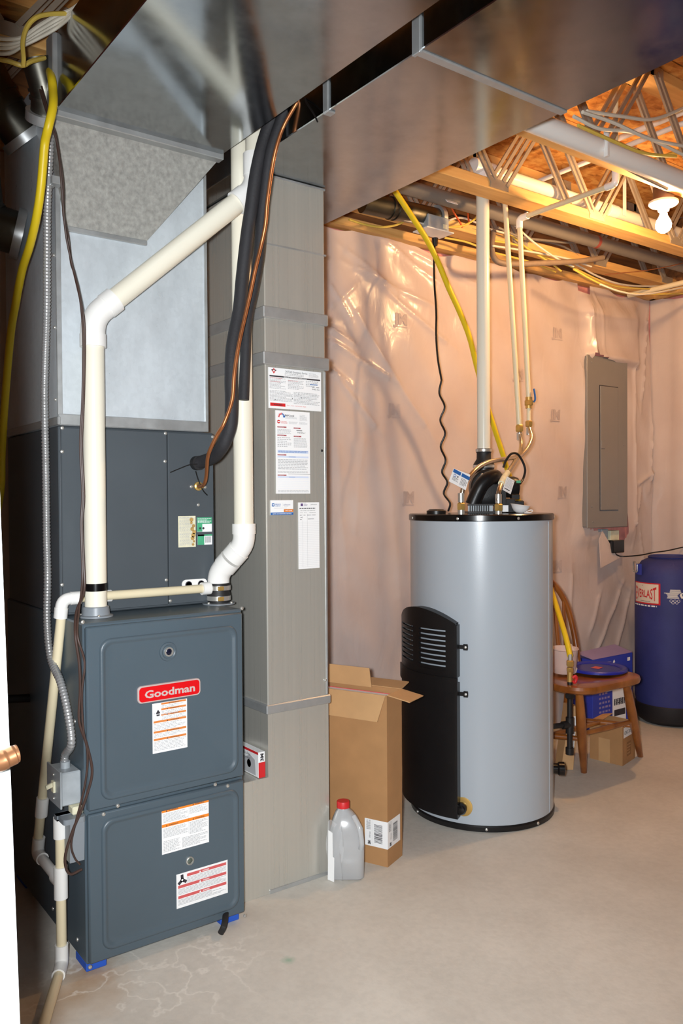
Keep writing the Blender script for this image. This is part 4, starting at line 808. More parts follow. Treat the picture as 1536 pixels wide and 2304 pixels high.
shell(up, AL, AR, zM1-.03, zs0, rA, rB); shell(up, AL, AR, zs1, 0, rA, rB, zt=arch)
for a0, a1 in ((AL, AL+6), (-54, -47), (AR-7, AR)): shell(up, a0, a1, zs0, zs1, rA, rB, 3)
for a in (AL, AR): shell(up, a-1 if a == AL else a-.6, a+.6 if a == AL else a+1, zM1-.03, .735, HR+.001, rB, 2)
vs = []; n_ = 20
for i in range(n_+1):
    a = AL+(AR-AL)*i/n_; vs += [hp(a, arch(a)-.004, HR+.001), hp(a, arch(a)-.004, rB), hp(a, arch(a), rB-.003), hp(a, arch(a), HR+.001)]
up.add(vs, [(i*4+k, i*4+(k+1) % 4, i*4+4+(k+1) % 4, i*4+4+k) for i in range(n_) for k in range(4)])
up_o = lab(up.build('louvre_frame', BLK, t), 'arched louvred upper half of the black front cover')
for k in range(8):
    z = zs0+(zs1-zs0)*(k+.5)/8-.002
    for a0, a1 in ((AL+6, -54), (-47, AR-7)):
        sm = MB(); shell(sm, a0, a1, z-.0065, z+.0045, rA, rB, 6); sm.build('slat', BLK, up_o)
for z in (.655, .488):
    a = AR+4; br = MB().obox(hp(AR+3.2, z, HR+.004), (hn(a), ht(a), (0, 0, 1)), (.003, .020, .007), .001).obox(hp(AR+5.6, z, HR+.004), (hn(a), ht(a), (0, 0, 1)), (.003, .008, .011), .001).build('bracket', BLK, t); screw(hp(AR+5.6, z, HR+.0065), hn(a), .0055, br)
a = AR+3; dv = MB().lathe(hp(a, .085, HR-.002), [(.034, 0), (.034, .0035), (.030, .0045), (0, .0045)], hn(a), 24).build('drain_plate', BRASS, t)
MB().lathe(hp(a-1, .082, HR), [(.020, 0), (.022, .02), (.017, .03), (.008, .033), (0, .033)], hn(a-2), 20).build('drain_knob', BLKG, dv)
MB().lathe(hp(92, .15, HR-.004), [(.02, 0), (.02, .02), (.026, .026), (.026, .045), (.012, .05), (0, .05)], hn(92), 18).build('rear_valve', BLKG, t)
MB().lathe(hp(-100, .28, HR-.004), [(.018, 0), (.018, .03), (.012, .04), (0, .04)], hn(-100), 16).build('side_valve', BLKG, t)
# top fittings : positions found on vertical planes through the lid
def TP(u, v, dd=0.): # picture point on the plane facing the camera through the tank axis, dd metres nearer
    s = (HC-V((0, 0, 0))).dot(V((FW.x, FW.y, 0)))-dd; q = ray(u, v); return CAM+q*(s/q.dot(V((FW.x, FW.y, 0)).normalized()))
zl = 1.1255
fr, rt_ = V((-FW.x, -FW.y, 0)).normalized(), V((RT.x, RT.y, 0)).normalized()
p = TP(981, 1150, .08); MB().lathe((p.x, p.y, zl-.001), [(.036, 0), (.036, .012), (.030, .0145), (.026, .0175), (0, .018)], n=28).build('anode_cap', BLK, t)
bp = V((TP(1092, 1100).x, TP(1092, 1100).y, 0))
b_ = bp+V((0, 0, zl))
hs = MB().obox(b_+rt_*-.022+fr*.05+V((0, 0, .004)), (rt_, fr, (0, 0, 1)), (.062, .06, .004), .001).build('blower_base', BLK, t)
m = MB()
for i in range(9): m.obox(b_+rt_*(-.075+.0085*i)+fr*.10+V((0, 0, .019)), (rt_, fr, (0, 0, 1)), (.0022, .004, .013))
m.obox(b_+rt_*-.035+fr*.095+V((0, 0, .032)), (rt_, fr, (0, 0, 1)), (.048, .012, .003))
m.prism([b_+rt_*.012+fr*.105+V((0, 0, .006)), b_+rt_*.044+fr*.105+V((0, 0, .006)), b_+rt_*.034+fr*.105+V((0, 0, .034)), b_+rt_*.019+fr*.105+V((0, 0, .034))], -fr*.03)
m.build('intake_grille', BLK, hs); MB().obox(b_+rt_*-.035+fr*.088+V((0, 0, .018)), (rt_, fr, (0, 0, 1)), (.046, .004, .012)).build('grille_screen', LIGHTG, hs)
q = b_+rt_*.050+fr*.102; MB().obox(q+V((0, 0, .018)), (rt_, fr, (0, 0, 1)), (.016, .003, .012)).build('rating_label', PAPER, t)
vc = TP(1098, 1098, -.10)
MB().lathe(vc-fr*.0, [(.0, -.032), (.066, -.032), (.074, -.026), (.074, .026), (.066, .032), (.03, .034), (0, .034)], fr, 36).build('blower_housing', BLK, t)
for a in (120, 50, 200, -20): MB().sphere(vc+fr*.034+rt_*(.060*math.cos(math.radians(a)))+V((0, 0, .060*math.sin(math.radians(a)))), .0055).build('screw', STEEL, t)
vp = P(1088, 1030, Y=2.355); vd = -.13
MB().lathe((vp.x, vp.y, vc.z+.045), [(.036, 0), (.040, .02), (.040, TP(1088, 1050, vd).z-vc.z-.045)], n=28).build('blower_outlet', BLK, t)
VP_ = vp
zc0, zc1 = TP(1088, 1052, vd).z, TP(1088, 1008, vd).z
rc = MB().lathe((vp.x, vp.y, zc0-.004), [(.041, 0), (.042, .018), (.040, .022), (.029, .040), (.0285, .066), (.031, .066), (.031, zc1-zc0+.003), (.027, zc1-zc0+.004)], n=28).build('rubber_coupling', RUB, t)
MB().lathe((vp.x, vp.y, zc0), [(.0425, 0), (.044, .001), (.044, .011), (.0425, .012)], n=28).build('hose_clamp', STEEL, rc)
MB().lathe((vp.x, vp.y, zc1-.014), [(.0315, 0), (.033, .001), (.033, .011), (.0315, .012)], n=28).build('hose_clamp', STEEL, rc)
ip = cr([TP(1062, 1136, .02), TP(1072, 1112, .02), TP(1084, 1090, .02), TP(1100, 1076, .01), TP(1112, 1073, -.02), TP(1114, 1074, -.08)], 8)
MB().tube(ip, [.0275]*(len(ip)-8)+[.0285]*8, 22).build('intake_elbow', BLK, t)
mp = TP(1150, 1096, -.08); MB().lathe(mp-rt_*.035, [(0, 0), (.040, .002), (.042, .012), (.042, .045), (.036, .060), (.02, .066), (0, .067)], rt_, 28).build('blower_motor', BLK, t)
MB().obox(b_+rt_*.082+fr*.02+V((0, 0, .028)), (rt_, fr, (0, 0, 1)), (.022, .03, .027), .003).build('control_box', BLK, t)
MB().obox(b_+rt_*.125+fr*-.01+V((0, 0, .024)), (rt_, fr, (0, 0, 1)), (.020, .025, .023), .004).build('relay_box', BLK, t)
MB().obox(b_+rt_*.112+fr*.0+V((0, 0, .060)), (rt_, fr, (0, 0, 1)), (.016, .015, .010), .002).build('terminal_block', BLK, t)
MB().tube(cr([TP(1132, 1052, .03), TP(1138, 1036, .03), TP(1150, 1021, .02), TP(1164, 1022, 0), TP(1176, 1040, -.01), TP(1181, 1058, -.01), TP(1177, 1076, 0), TP(1170, 1088, .02)], 6), .0045, 10).build('power_lead', BLKW, t)
p = TP(1166, 1084, .042); MB().obox(p, (rt_, fr, (0, 0, 1)), (.008, .001, .005)).build('green_sticker', GRN, t)
p = V((bp.x, bp.y, 0))+rt_*.055+fr*.06; MB().obox(p+V((0, 0, zl+.045)), (rt_, fr, (0, 0, 1)), (.010, .012, .045), .002).build('duct_post', BLK, t)
# vent pipe of the heater
t = thing('heater_vent_pipe', 'cream vent pipe rising from the heater blower and running right between the trusses', 'pipe', V((vp.x, vp.y, zc1)))
zh = P(1095, 384, Y=2.36).z; rv = (vp.x, vp.y)
MB().tube([V((vp.x, vp.y, zc1-.02)), V((vp.x, vp.y, zh-.04))], .0262, 24).build('riser_pipe', PVC, t)
MB().tube([V((vp.x-.03, vp.y, zh)), V((XR+.02, vp.y, zh))], .0262, 24).build('level_pipe', PVC, t)
MB().cyl((vp.x, vp.y, zh-.075), (vp.x, vp.y, zh), .031, n=24).cyl((vp.x-.055, vp.y, zh), (vp.x+.055, vp.y, zh), .031, n=24).build('tee_fitting', PVCW, t)
xc = P(1375, 465, Y=vp.y).x; MB().cyl((xc-.03, vp.y, zh), (xc+.03, vp.y, zh), .0295, n=24).build('coupling', PVCW, t)
MB().obox((P(1392, 400, Y=vp.y).x, vp.y-.03, zh+.09), ((1, 0, 0), (0, 1, 0), (0, 0, 1)), (.011, .0015, .11)).build('hanger_strap', PVCW, t)
t = thing('drain_pipe', 'thick white plastic pipe running right below the trusses at upper right', 'pipe', (2.9, 1.69, 2.31))
zp = P(1420, 362, Y=1.685).z
MB().tube([V((1.71, 1.685, zp)), V((XR+.02, 1.685, zp))], .032, 24).build('pipe', PVCW, t)
MB().cyl((XR-.3, 1.685, zp), (XR-.22, 1.685, zp), .037, n=24).build('coupling', PVCW, t)
xq = P(1345, 335, Y=1.685).x; MB().box(xq-.006, 1.645, zp-.04, xq+.006, 1.66, 2.365, .001).build('pipe_clip', PVCW, t)
t = thing('grey_cable_run', 'thin grey cable clipped between the thick white pipe and the truss', 'cable', (2.5, 1.74, 2.34)); MB().tube(cr([P(1250, 290, Y=1.735), P(1300, 318, Y=1.735), P(1345, 342, Y=1.735), P(1420, 385, Y=1.735), P(1500, 425, Y=1.735)], 5), .006, 8).build('cable', GRYW, t)
# hot and cold supply
rw = .0105
t = thing('hot_water_pipe', 'thin cream supply pipe with elbow dropping to the brass shut-off valve', 'pipe', P(1190, 900, Y=2.32))
h0 = P(1168, 492, Y=2.32); h1 = P(1189, 900, Y=2.33); hy = V((h0.x, 1.86, h0.z)); h0 = V((h0.x, 2.32, hy.z))
MB().tube([h0+V((0, 0, -.01)), h1], rw, 16).build('down_pipe', CPVC, t); MB().tube([h0, hy], rw, 16).build('level_pipe', CPVC, t)
MB().tube(fillet([h0+V((0, 0, -.04)), h0, h0+V((0, -.045, 0))], .018, 6), rw+.0035, 16).build('elbow', PVCW, t); MB().tube(fillet([hy+V((0, .04, 0)), hy, hy+V((0.0, 0, .10))], .018, 6), rw+.003, 16).build('elbow', PVCW, t)
MB().tube([hy+V((0, 0, .05)), hy+V((0, 0, .36))], rw, 16).build('rise_pipe', CPVC, t)
MB().cyl(h1+V((0, 0, -.035)), h1+V((0, 0, .012)), .014, n=14).lathe(h1+V((0, 0, -.012)), [(.013, -.012), (.019, -.009), (.019, .009), (.013, .012)], n=6).build('valve_body', BRASS, t)
MB().tube(cr([h1+rt_*.018+fr*.012+V((0, 0, -.010)), h1+rt_*.024+fr*.012+V((0, 0, .0)), h1+rt_*.023+fr*.012+V((0, 0, .02)), h1+rt_*.019+fr*.012+V((0, 0, .045))], 4), .0065, 8, flat=.6).build('blue_valve_handle', BLU, t)
h2 = h1+V((0, 0, -.10)); MB().tube([h1+V((0, 0, -.03)), h2], .0085, 12).build('stub_pipe', CPVC, t); MB().lathe(h2, [(.013, -.012), (.016, -.008), (.016, .010), (.011, .014)], n=6).build('brass_nut', BRASS, t)
t = thing('cold_water_pipe', 'thin cream supply pipe without elbow, just left of the one with the valve', 'pipe', P(1167, 965, Y=2.33))
c_0 = P(1128, 445, Y=2.36); c_1 = P(1168, 962, Y=2.33); c_0.y = 2.345
MB().tube([c_0+V((0, 0, .02)), c_1], rw, 16).build('down_pipe', CPVC, t); MB().lathe(c_1, [(.014, -.018), (.017, -.012), (.017, .006), (.013, .012)], n=6).build('brass_nut', BRASS, t)
def hose(lb, pts, tagq, tagc):
    t = thing('braided_hose', lb, 'hose', pts[-1]); path = cr(pts, 8)
    MB().tube(path, .0088, 12).build('braid', CHROME, t)
    a, b = path[0], path[-1]
    MB().cyl(a-V((0, 0, .004)), a-V((0, 0, .034)), .0115, n=14).build('ferrule', STEEL, t); MB().cyl(b+V((0, 0, .034)), b+V((0, 0, .002)), .0118, n=14).build('ferrule', STEEL, t)
    MB().lathe(b, [(.014, -.026), (.0155, -.022), (.0155, -.004), (.012, 0)], n=6).build('brass_nut', BRASS, t); MB().cyl(b+V((0, 0, -.026)), V((b.x, b.y, zl-.001)), .0125, n=14).build('nipple', STEEL, t)
    return t
p0 = h2+V((0, 0, -.012))
hA = hose('long braided steel hose sweeping left over the blower to the far nipple', [p0, P(1195, 985, Y=2.30), P(1186, 1008, Y=2.28), P(1168, 1026, Y=2.25), P(1140, 1032, Y=2.20), P(1105, 1038, Y=2.16), P(1078, 1050, Y=2.14), P(1056, 1072, Y=2.13), P(1043, 1095, Y=2.13), P(1038, 1118, Y=2.13), P(1037, 1131, Y=2.13)], None, None)
hB = hose('short braided steel hose with a cream sleeve dropping to the near nipple', [c_1+V((0, 0, -.018)), P(1172, 1000, Y=2.31), P(1168, 1022, Y=2.26), P(1152, 1048, Y=2.18), P(1136, 1072, Y=2.12), P(1124, 1098, Y=2.08), P(1120, 1120, Y=2.07), P(1121, 1133, Y=2.07)], None, None)
MB().tube(cr([P(1141, 1064, Y=2.139), P(1133, 1076, Y=2.110), P(1127, 1088, Y=2.092)], 4), .0118, 12).build('paper_sleeve', CREAMP, hB)
q = [P(1020, 1054, Y=2.12), P(1057, 1068, Y=2.11), P(1047, 1103, Y=2.11), P(1009, 1083, Y=2.12)]
tg = MB().prism(q, (0, -.0012, 0)).build('paper_tag', PAPER, hA, smooth=0); lab(tg, 'white paper tag with a blue top')
D = Dec(q[3]-V((0, .0016, 0)), q[2]-q[3], q[0]-q[3], .0005); a, b = (q[2]-q[3]).length, (q[0]-q[3]).length
D.rect(a*.01, b*.74, a*.45, b*.99, 0); D.rect(a*.5, b*.74, a*.97, b*.99, 0); D.ring(a*.18, b*.58, .004, .006, 0); D.disc(a*.35, b*.58, .003, 1); D.lines(a*.1, b*.2, a*.45, b*.48, 4, 1); D.lines(a*.56, b*.15, a*.92, b*.66, 6, 1); D.build('print', [BLU, INKD], tg, smooth=0)
q = [P(1140, 1072, Y=2.09), P(1157, 1082, Y=2.09), P(1148, 1112, Y=2.09), P(1130, 1102, Y=2.09)]
tg = MB().prism(q, (0, -.001, 0)).build('paper_tag', PAPER, hB, smooth=0); D = Dec(q[3]-V((0, .0014, 0)), q[2]-q[3], q[0]-q[3], .0005); a, b = (q[2]-q[3]).length, (q[0]-q[3]).length; D.lines(a*.08, b*.3, a*.9, b*.92, 8, 0); D.rect(a*.1, b*.14, a*.75, b*.2, 1); D.build('print', [INK, INKD], tg, smooth=0)
# dust mask on the lid
t = thing('dust_mask', 'white cupped dust mask lying on the water heater lid', 'mask', V((TP(1168, 1150, .12).x, TP(1168, 1150, .12).y, zl)))
o = V(t['org']); MB().lathe(o+V((0, 0, .001)), [(.012, 0), (.022, .006), (.030, .018), (.034, .027), (.037, .030), (.0355, .031), (.032, .027), (.026, .016), (0, .006)], (.1, -.1, 1), 24).build('mask_cup', MASKW, t)
MB().tube(cr([o+rt_*.02+fr*.02+V((0, 0, .006)), o+rt_*.04+fr*.012+V((0, 0, .012)), o+rt_*.046+fr*.01+V((0, 0, .008)), o+rt_*.036+fr*.022+V((0, 0, .003)), o+rt_*.012+fr*.03+V((0, 0, .003))], 5), .0022, 6).build('strap', MASKW, t)
# coiled cord, junction box, right-hand yellow gas line
jy = 2.60
t = thing('junction_box', 'small grey junction box with white plate hanging from the truss left of the vent pipe', 'electrical box', P(972, 530, Y=jy))
a, b = P(952, 484, Y=jy), P(999, 528, Y=jy)
MB().box(a.x, jy-.03, b.z, b.x, jy+.035, a.z, .002).build('box', LIGHTG, t); MB().box(a.x-.02, jy-.045, b.z-.005, b.x+.015, jy+.045, b.z, .001).build('cover_plate', PVCW, t)
MB().box(a.x+.02, jy-.005, a.z-.003, a.x+.06, jy+.005, 2.362).build('mounting_strap', GZB, t); MB().box(b.x-.035, jy-.0315, b.z+.012, b.x-.012, jy-.030, b.z+.03).build('sticker', CREAMP, t)
t = thing('coiled_cord', 'black cord hanging straight then coiling down to the heater lid', 'cord', P(1010, 1150, Y=2.46))
kx = P(978, 535, Y=jy); MB().cyl(kx+V((0, 0, -.002)), kx+V((0, 0, -.035)), .014, .010, 14).build('plug', BLKW, t)
pts = [P(978, 545, Y=jy), P(976, 580, Y=jy), P(977, 640, Y=jy-.02), P(981, 700, Y=jy-.04), P(981, 760, Y=jy-.05), P(985, 810, Y=jy-.06), P(993, 855, Y=jy-.07)]
cx = [(993, 855), (988, 885), (1000, 915), (990, 945), (1001, 975), (991, 1005), (1002, 1035), (994, 1062), (1006, 1085), (998, 1110), (1012, 1132), (1008, 1150)]
MB().tube(cr(pts, 5)+cr([P(u, v, Y=jy-.07-.012*i+(.012 if i % 2 else -.012)) for i, (u, v) in enumerate(cx)], 6)[1:], .0042, 8).build('cord', BLKW, t)
t = thing('gas_line', 'yellow jacketed gas line curving down behind the heater to the red handled valve', 'gas line', P(1281, 1475, Y=2.13))
pts = [P(885, 425, Y=2.45), P(903, 452, Y=2.45), P(928, 490, Y=2.45), P(960, 540, Y=2.46), P(985, 590, Y=2.47), P(1010, 650, Y=2.48), P(1035, 705, Y=2.49), P(1056, 760, Y=2.50), P(1072, 825, Y=2.52), P(1092, 900, Y=2.53), P(1112, 965, Y=2.54), P(1130, 1020, Y=2.55), P(1142, 1060, Y=2.56), P(1175, 1150, Y=2.56), P(1215, 1250, Y=2.52), P(1243, 1338, Y=2.40), P(1262, 1398, Y=2.26), P(1274, 1440, Y=2.18), P(1282, 1476, Y=2.13)]
MB().tube(cr(pts, 6), .0115, 14).build('jacketed_tube', YEL, t)
gx = V(pts[-1]); gy = gx.y; Z_ = lambda v: P(1281, v, Y=gy).z; gc = lambda v: V((gx.x+(gx.z-Z_(v))*-.012, gy, Z_(v)))
MB().cyl(gc(1472), gc(1488), .0085, n=12).build('bare_tube', STEEL, t)
MB().lathe(gc(1500), [(.012, 0), (.015, .004), (.015, .022), (.010, .026)], n=6).lathe(gc(1512), [(.012, 0), (.014, .003), (.014, .014), (.010, .018)], n=6).cyl(gc(1502), gc(1534), .0115, n=14).build('brass_fitting', BRASS, t)
MB().tube(cr([gc(1524)+rt_*.008+fr*.012, gc(1520)+rt_*.018+fr*.014, gc(1526)+rt_*.022+fr*.014, gc(1534)+rt_*.016+fr*.014, gc(1530)+rt_*.008+fr*.014], 4), .006, 8).build('red_valve_handle', RED, t)
m = MB().cyl(gc(1534), gc(1556), .0105, n=14).lathe(gc(1572), [(.012, 0), (.020, .004), (.020, .02), (.014, .024)], n=6).lathe(gc(1556), [(.012, -.004), (.021, 0), (.021, .010), (.012, .014)], n=18).cyl(gc(1572), gc(1620), .0105, n=14).cyl(gc(1614), gc(1650), .016, n=16).cyl(gc(1645), gc(1690), .0105, n=14).cyl(gc(1682), gc(1697), .016, n=16)
tz = gc(1630); ds = V((HC.x-tz.x, HC.y-tz.y, 0)).normalized(); m.cyl(tz, tz+ds*.035, .0155, n=14).cyl(tz, V((HC.x, HC.y, tz.z))-ds*(HR-.003), .0105, n=14)
lab(m.build('black_iron_drip_leg', IRON, t), 'black iron pipe tee and capped drip leg')
# ================================================================= CEILING PIPES, CABLES, BULB
def xpipe(lb, name, u0, v0, u1, v1, Y, r, mt): return wire(name, lb, 'pipe', [P(u0, v0, Y=Y), P(u1, v1, Y=Y)], r, mt, None, 1, 16)
pa, pb = P(1005, 440, Y=2.50), P(1460, 618, Y=2.50); zz = (pa.z+pb.z)/2
t = thing('grey_pipe', 'long grey plastic pipe with red print running above the plastic covered wall', 'pipe', (3.0, 2.50, zz-.03))
MB().tube([V((1.75, 2.50, 2.415)), V((XR+.02, 2.50, 2.415))], .030, 20).build('pipe', GRYW, t)
q = P(1337, 552, Y=2.5); MB().cyl((q.x, 2.5, 2.415), (q.x+.02, 2.5, 2.415), .0306, n=20).build('red_band', mat('dull_red_print', (150, 72, 62), .6), t)
q = P(1016, 436, Y=2.47); MB().obox((q.x, 2.4745, 2.398), ((1, 0, 0), (0, 1, -.9), (0, .9, 1)), (.03, .001, .014)).build('white_label', PAPER, t)
def ypipe(lb, u, v, z, y1, r, mt, y0=None):
    p = P(u, v, Z=z); return wire('water_pipe', lb, 'pipe', [V((p.x, y0 or p.y, z)), V((p.x, y1, z))], r, mt, None, 1, 14)
ypipe('thin white pipe crossing above the heater vent pipe', 1150, 432, 2.60, 1.30, .0105, PVCW)
ypipe('thin white pipe crossing high at the right edge under the subfloor', 1390, 312, 2.62, .90, .012, PVCW)
ypipe('cream pipe meeting the top of the plastic wall near the corner', 1398, 668, 2.30, 1.95, .014, CPVC, 2.76)
ypipe('thin yellowish pipe crossing right of the thick white pipe', 1470, 362, 2.56, 1.0, .010, YELW)
cab = [(YELW, .0048, 2.62, [(1108, 542), (1157, 550), (1194, 565), (1236, 582), (1282, 599), (1333, 624), (1384, 644), (1455, 650), (1545, 652)], 'yellow cable sagging along the top of the plastic wall'),
       (WHTW, .0048, 2.66, [(1108, 530), (1170, 542), (1236, 566), (1290, 592), (1345, 622), (1400, 640), (1470, 644), (1545, 640)], 'white cable sagging beside the yellow one along the wall top'),
       (GRYW, .0055, 2.56, [(1120, 512), (1171, 533), (1228, 541), (1285, 546), (1330, 540)], 'grey cable looping under the grey pipe'),
       (WHTW, .0046, 2.58, [(1108, 553), (1185, 565), (1276, 582), (1330, 600)], 'white cable slanting below the grey looping cable'),
       (YELW, .0046, 2.60, [(1145, 525), (1185, 558), (1236, 590), (1262, 610)], 'yellow cable slanting steeply down beside the hot pipe'),
       (WHTW, .0046, 2.55, [(1150, 500), (1200, 545), (1250, 580), (1290, 600)], 'pale cable crossing steeply from the hot pipe elbow'),
       (GRYW, .0055, 2.64, [(1060, 515), (1120, 530), (1190, 538), (1260, 552), (1300, 575)], 'dull grey cable behind the cold pipe'),
       (YELW, .0046, 2.66, [(785, 494), (820, 505), (860, 511), (900, 503), (930, 480)], 'yellow cable sagging left of the gas line'),
       (WHTW, .0044, 2.60, [(835, 470), (870, 484), (920, 497), (960, 505)], 'white cable running into the junction box'),
       (YELW, .0046, 2.58, [(1000, 512), (1040, 508), (1065, 495), (1078, 480)], 'pale yellow cable leaving the junction box to the right'),
       (WHTW, .0046, 2.62, [(1000, 500), (1030, 490), (1060, 496), (1100, 515), (1150, 528)], 'white cable bunch leaving the junction box'),
       (BLKW, .0040, 2.63, [(1000, 492), (1030, 484), (1060, 494), (1100, 520)], 'black cable above the white one at the junction box'),
       (YELW, .0046, 2.66, [(1000, 535), (1050, 545), (1100, 565), (1150, 578), (1200, 592), (1250, 612)], 'yellow cable lying on the wall top plate'),
       (ORGW, .0040, 2.58, [(1010, 455), (1022, 480), (1034, 500), (1040, 512)], 'orange cable dropping behind the vent pipe'),
       (ORGW, .0040, 2.60, [(1052, 468), (1053, 488), (1055, 500)], 'second short orange cable left of the vent pipe'),
       (COPPER, .0022, 2.45, [(1360, 618), (1400, 614), (1440, 610), (1490, 602), (1545, 590)], 'thin coppery wire under the grey pipe at right'),
       (WHTW, .0046, 2.40, [(1350, 640), (1395, 656), (1450, 662), (1545, 645)], 'white cable looping in front of the wall top at far right'),
       (YELW, .0046, 2.45, [(1290, 606), (1340, 634), (1400, 658), (1470, 662), (1545, 660)], 'yellow cable lowest in the bunch above the breaker panel')]
for mt, r, y, pts, lb in cab: wire('cable', lb, 'cable', [P(u, v, Y=min(y, 2.69)) for u, v in pts], r, mt, 'cables above the plastic covered wall')
wire('flexible_tube', 'tan flexible tube curving behind the supply pipes at the wall top', 'tube', [P(1110, 520, Y=2.62), P(1106, 560, Y=2.60), P(1118, 588, Y=2.58), P(1160, 594, Y=2.56), P(1220, 592, Y=2.54), P(1300, 588, Y=2.52), P(1356, 580, Y=2.52)], .013, mat('tan_tube', (126, 108, 92), .6, 0, .1, 30), None, 6, 14)
for i, (pts, mt) in enumerate((([(1310, 252), (1380, 276), (1460, 312), (1545, 330)], WHTW), ([(1290, 262), (1350, 290), (1430, 300), (1545, 352)], WHTW), ([(1320, 250), (1400, 262), (1470, 268), (1545, 240)], WHTW), ([(1300, 282), (1380, 318), (1450, 345), (1520, 352)], YELW))):
    wire('cable', ('upper white cable', 'thick white cable', 'topmost white cable', 'lowest pale cable')[i]+' in the fan of cables under the subfloor at upper right', 'cable', [P(u, v, Y=1.50+.02*i) for u, v in pts], .0055, mt, 'cables under the subfloor at upper right')
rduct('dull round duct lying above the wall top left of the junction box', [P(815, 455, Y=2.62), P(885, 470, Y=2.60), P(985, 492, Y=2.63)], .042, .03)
def lamp(name, lb, p, glow, cat='light'):
    t = thing(name, lb, cat, p)
    MB().lathe(p+V((0, 0, .012)), [(.0, 0), (.038, .001), (.040, .004), (.040, 2.40-p.z-.012)], n=16).build('octagon_box', mat('brown_box', (92, 62, 40), .6), t)
    MB().lathe(p, [(.018, -.028), (.021, -.026), (.024, -.010), (.05, -.004), (.056, .002), (.056, .010), (.05, .012)], n=28).build('lampholder', WHITE, t)
    lab(MB().lathe(p+V((0, 0, -.112)), [(0, 0), (.012, .002), (.022, .009), (.029, .020), (.0305, .032), (.027, .046), (.019, .060), (.014, .072), (.013, .086)], n=24).build('bulb', glow, t), 'glowing bulb'); return t
pb = P(1492, 460, Y=1.885); lamp('ceiling_bulb', 'bare glowing bulb in a white lampholder under the truss at right', pb, BULB)
# ================================================================= BREAKER PANEL AND OUTLET
t = thing('breaker_panel', 'grey electrical breaker panel set into the plastic covered wall', 'electrical panel', (3.86, 2.77, 1.02))
py = 2.752; q0, q1 = P(1321, 800, Y=py), P(1411, 1180, Y=py); za, zb = P(1325, 1187, Y=py).z, P(1322, 799, Y=py).z
MB().box(q0.x, py+.004, za, q1.x, YB+.028, zb, .004).build('enclosure', PANELG, t)
MB().box(q0.x-.004, py, za-.004, q1.x+.004, py+.006, zb+.004, .003).build('cover', PANELG, t)
d0, d1_ = P(1349, 868, Y=py), P(1389, 1150, Y=py); dz0, dz1 = P(1352, 1148, Y=py).z, P(1350, 868, Y=py).z
MB().box(d0.x-.004, py-.0012, dz0-.004, d1_.x+.004, py, dz1+.004).build('door_gap', GLASSD, t)
dr = MB().box(d0.x, py-.005, dz0, d1_.x, py+.002, dz1, .002).build('door', PANELG, t)
MB().box(d0.x+.002, py-.010, (dz0+dz1)/2-.002, d0.x+.034, py-.004, (dz0+dz1)/2+.04, .001).build('latch', PANELG, dr)
for u, v in ((1331, 990), (1403, 1000), (1331, 1140), (1333, 1174), (1331, 815)): screw(P(u, v, Y=py), (0, -1, 0), .006, t, PANELG)
t = thing('wall_outlet', 'white outlet strip in the torn opening below the breaker panel', 'outlet', P(1384, 1235, Y=2.79))
a, b = P(1372, 1194, Y=2.79), P(1391, 1240, Y=2.79); MB().box(a.x, 2.785, b.z, b.x, YB+.028, a.z, .002).build('cover_plate', CREAMP, t); MB().box(a.x-.06, 2.80, b.z, a.x-.003, YB+.028, a.z+.01, .002).build('metal_box', LIGHTG, t)
t = thing('power_adapter', 'black plug-in power adapter under the breaker panel', 'power adapter', P(1390, 1242, Y=2.75))
a, b = P(1377, 1216, Y=2.74), P(1403, 1243, Y=2.74); MB().box(a.x, 2.735, b.z, b.x, 2.784, a.z, .004).build('adapter_body', BLKG, t)
MB().tube(cr([P(1383, 1243, Y=2.75), P(1388, 1249, Y=2.74), P(1402, 1252, Y=2.70), P(1440, 1249, Y=2.66), P(1470, 1243, Y=2.64), P(1500, 1239, Y=2.62), P(1550, 1228, Y=2.58)], 6), .0035, 8).build('cord', BLKW, t)
# ================================================================= CHAIR AND WHAT IS ON IT
t = thing('windsor_chair', 'varnished oak hoop-back chair with plastic tub and blue lid on its seat', 'chair', (2.88, 2.25, 0))
SX0, SX1, SY0, SY1 = 2.655, 3.105, 2.03, 2.46
ol = [V((x, y, 0)) for x, y in rrect(SX0, SY0, SX1, SY1, .10, 8)]; cxy = V(((SX0+SX1)/2, (SY0+SY1)/2, 0))
S_ = lambda k, z: [cxy+(p-cxy)*k+V((0, 0, z)) for p in ol]
MB().ringz([S_(.90, .398), S_(.985, .408), S_(1, .420), S_(.985, .432), S_(.93, .434), S_(.5, .424), S_(.1, .423)]).build('seat', OAK, t)
legs = [(P(1313, 1738, Z=0), (2.735, 2.11)), (P(1440, 1702, Z=0), (3.03, 2.10)), (V((2.70, 2.46, 0)), (2.74, 2.38)), (V((3.09, 2.46, 0)), (3.02, 2.38))]
for b, (x, y) in legs:
    a = V((x, y, .412)); b = V((b.x, b.y, 0)); MB().tube([b, b.lerp(a, .12), b.lerp(a, .35), b.lerp(a, .6), b.lerp(a, .85), a], [.013, .015, .019, .021, .018, .014], 14).build('leg', OAK, t)
LP = lambda i, f: V((legs[i][0].x, legs[i][0].y, 0)).lerp(V((legs[i][1][0], legs[i][1][1], .412)), f)
for i, j, f in ((0, 2, .42), (1, 3, .42)): a, b = LP(i, f), LP(j, f); MB().tube([a, a.lerp(b, .5), b], [.010, .014, .010], 12).build('stretcher', OAK, t)
a, b = LP(0, .42).lerp(LP(2, .42), .5), LP(1, .42).lerp(LP(3, .42), .5); MB().tube([a, a.lerp(b, .5), b], [.009, .013, .009], 12).build('stretcher', OAK, t)
a, b = LP(0, .48), LP(1, .48); MB().tube([a, a.lerp(b, .5), b], [.009, .013, .009], 12).build('stretcher', OAK, t)
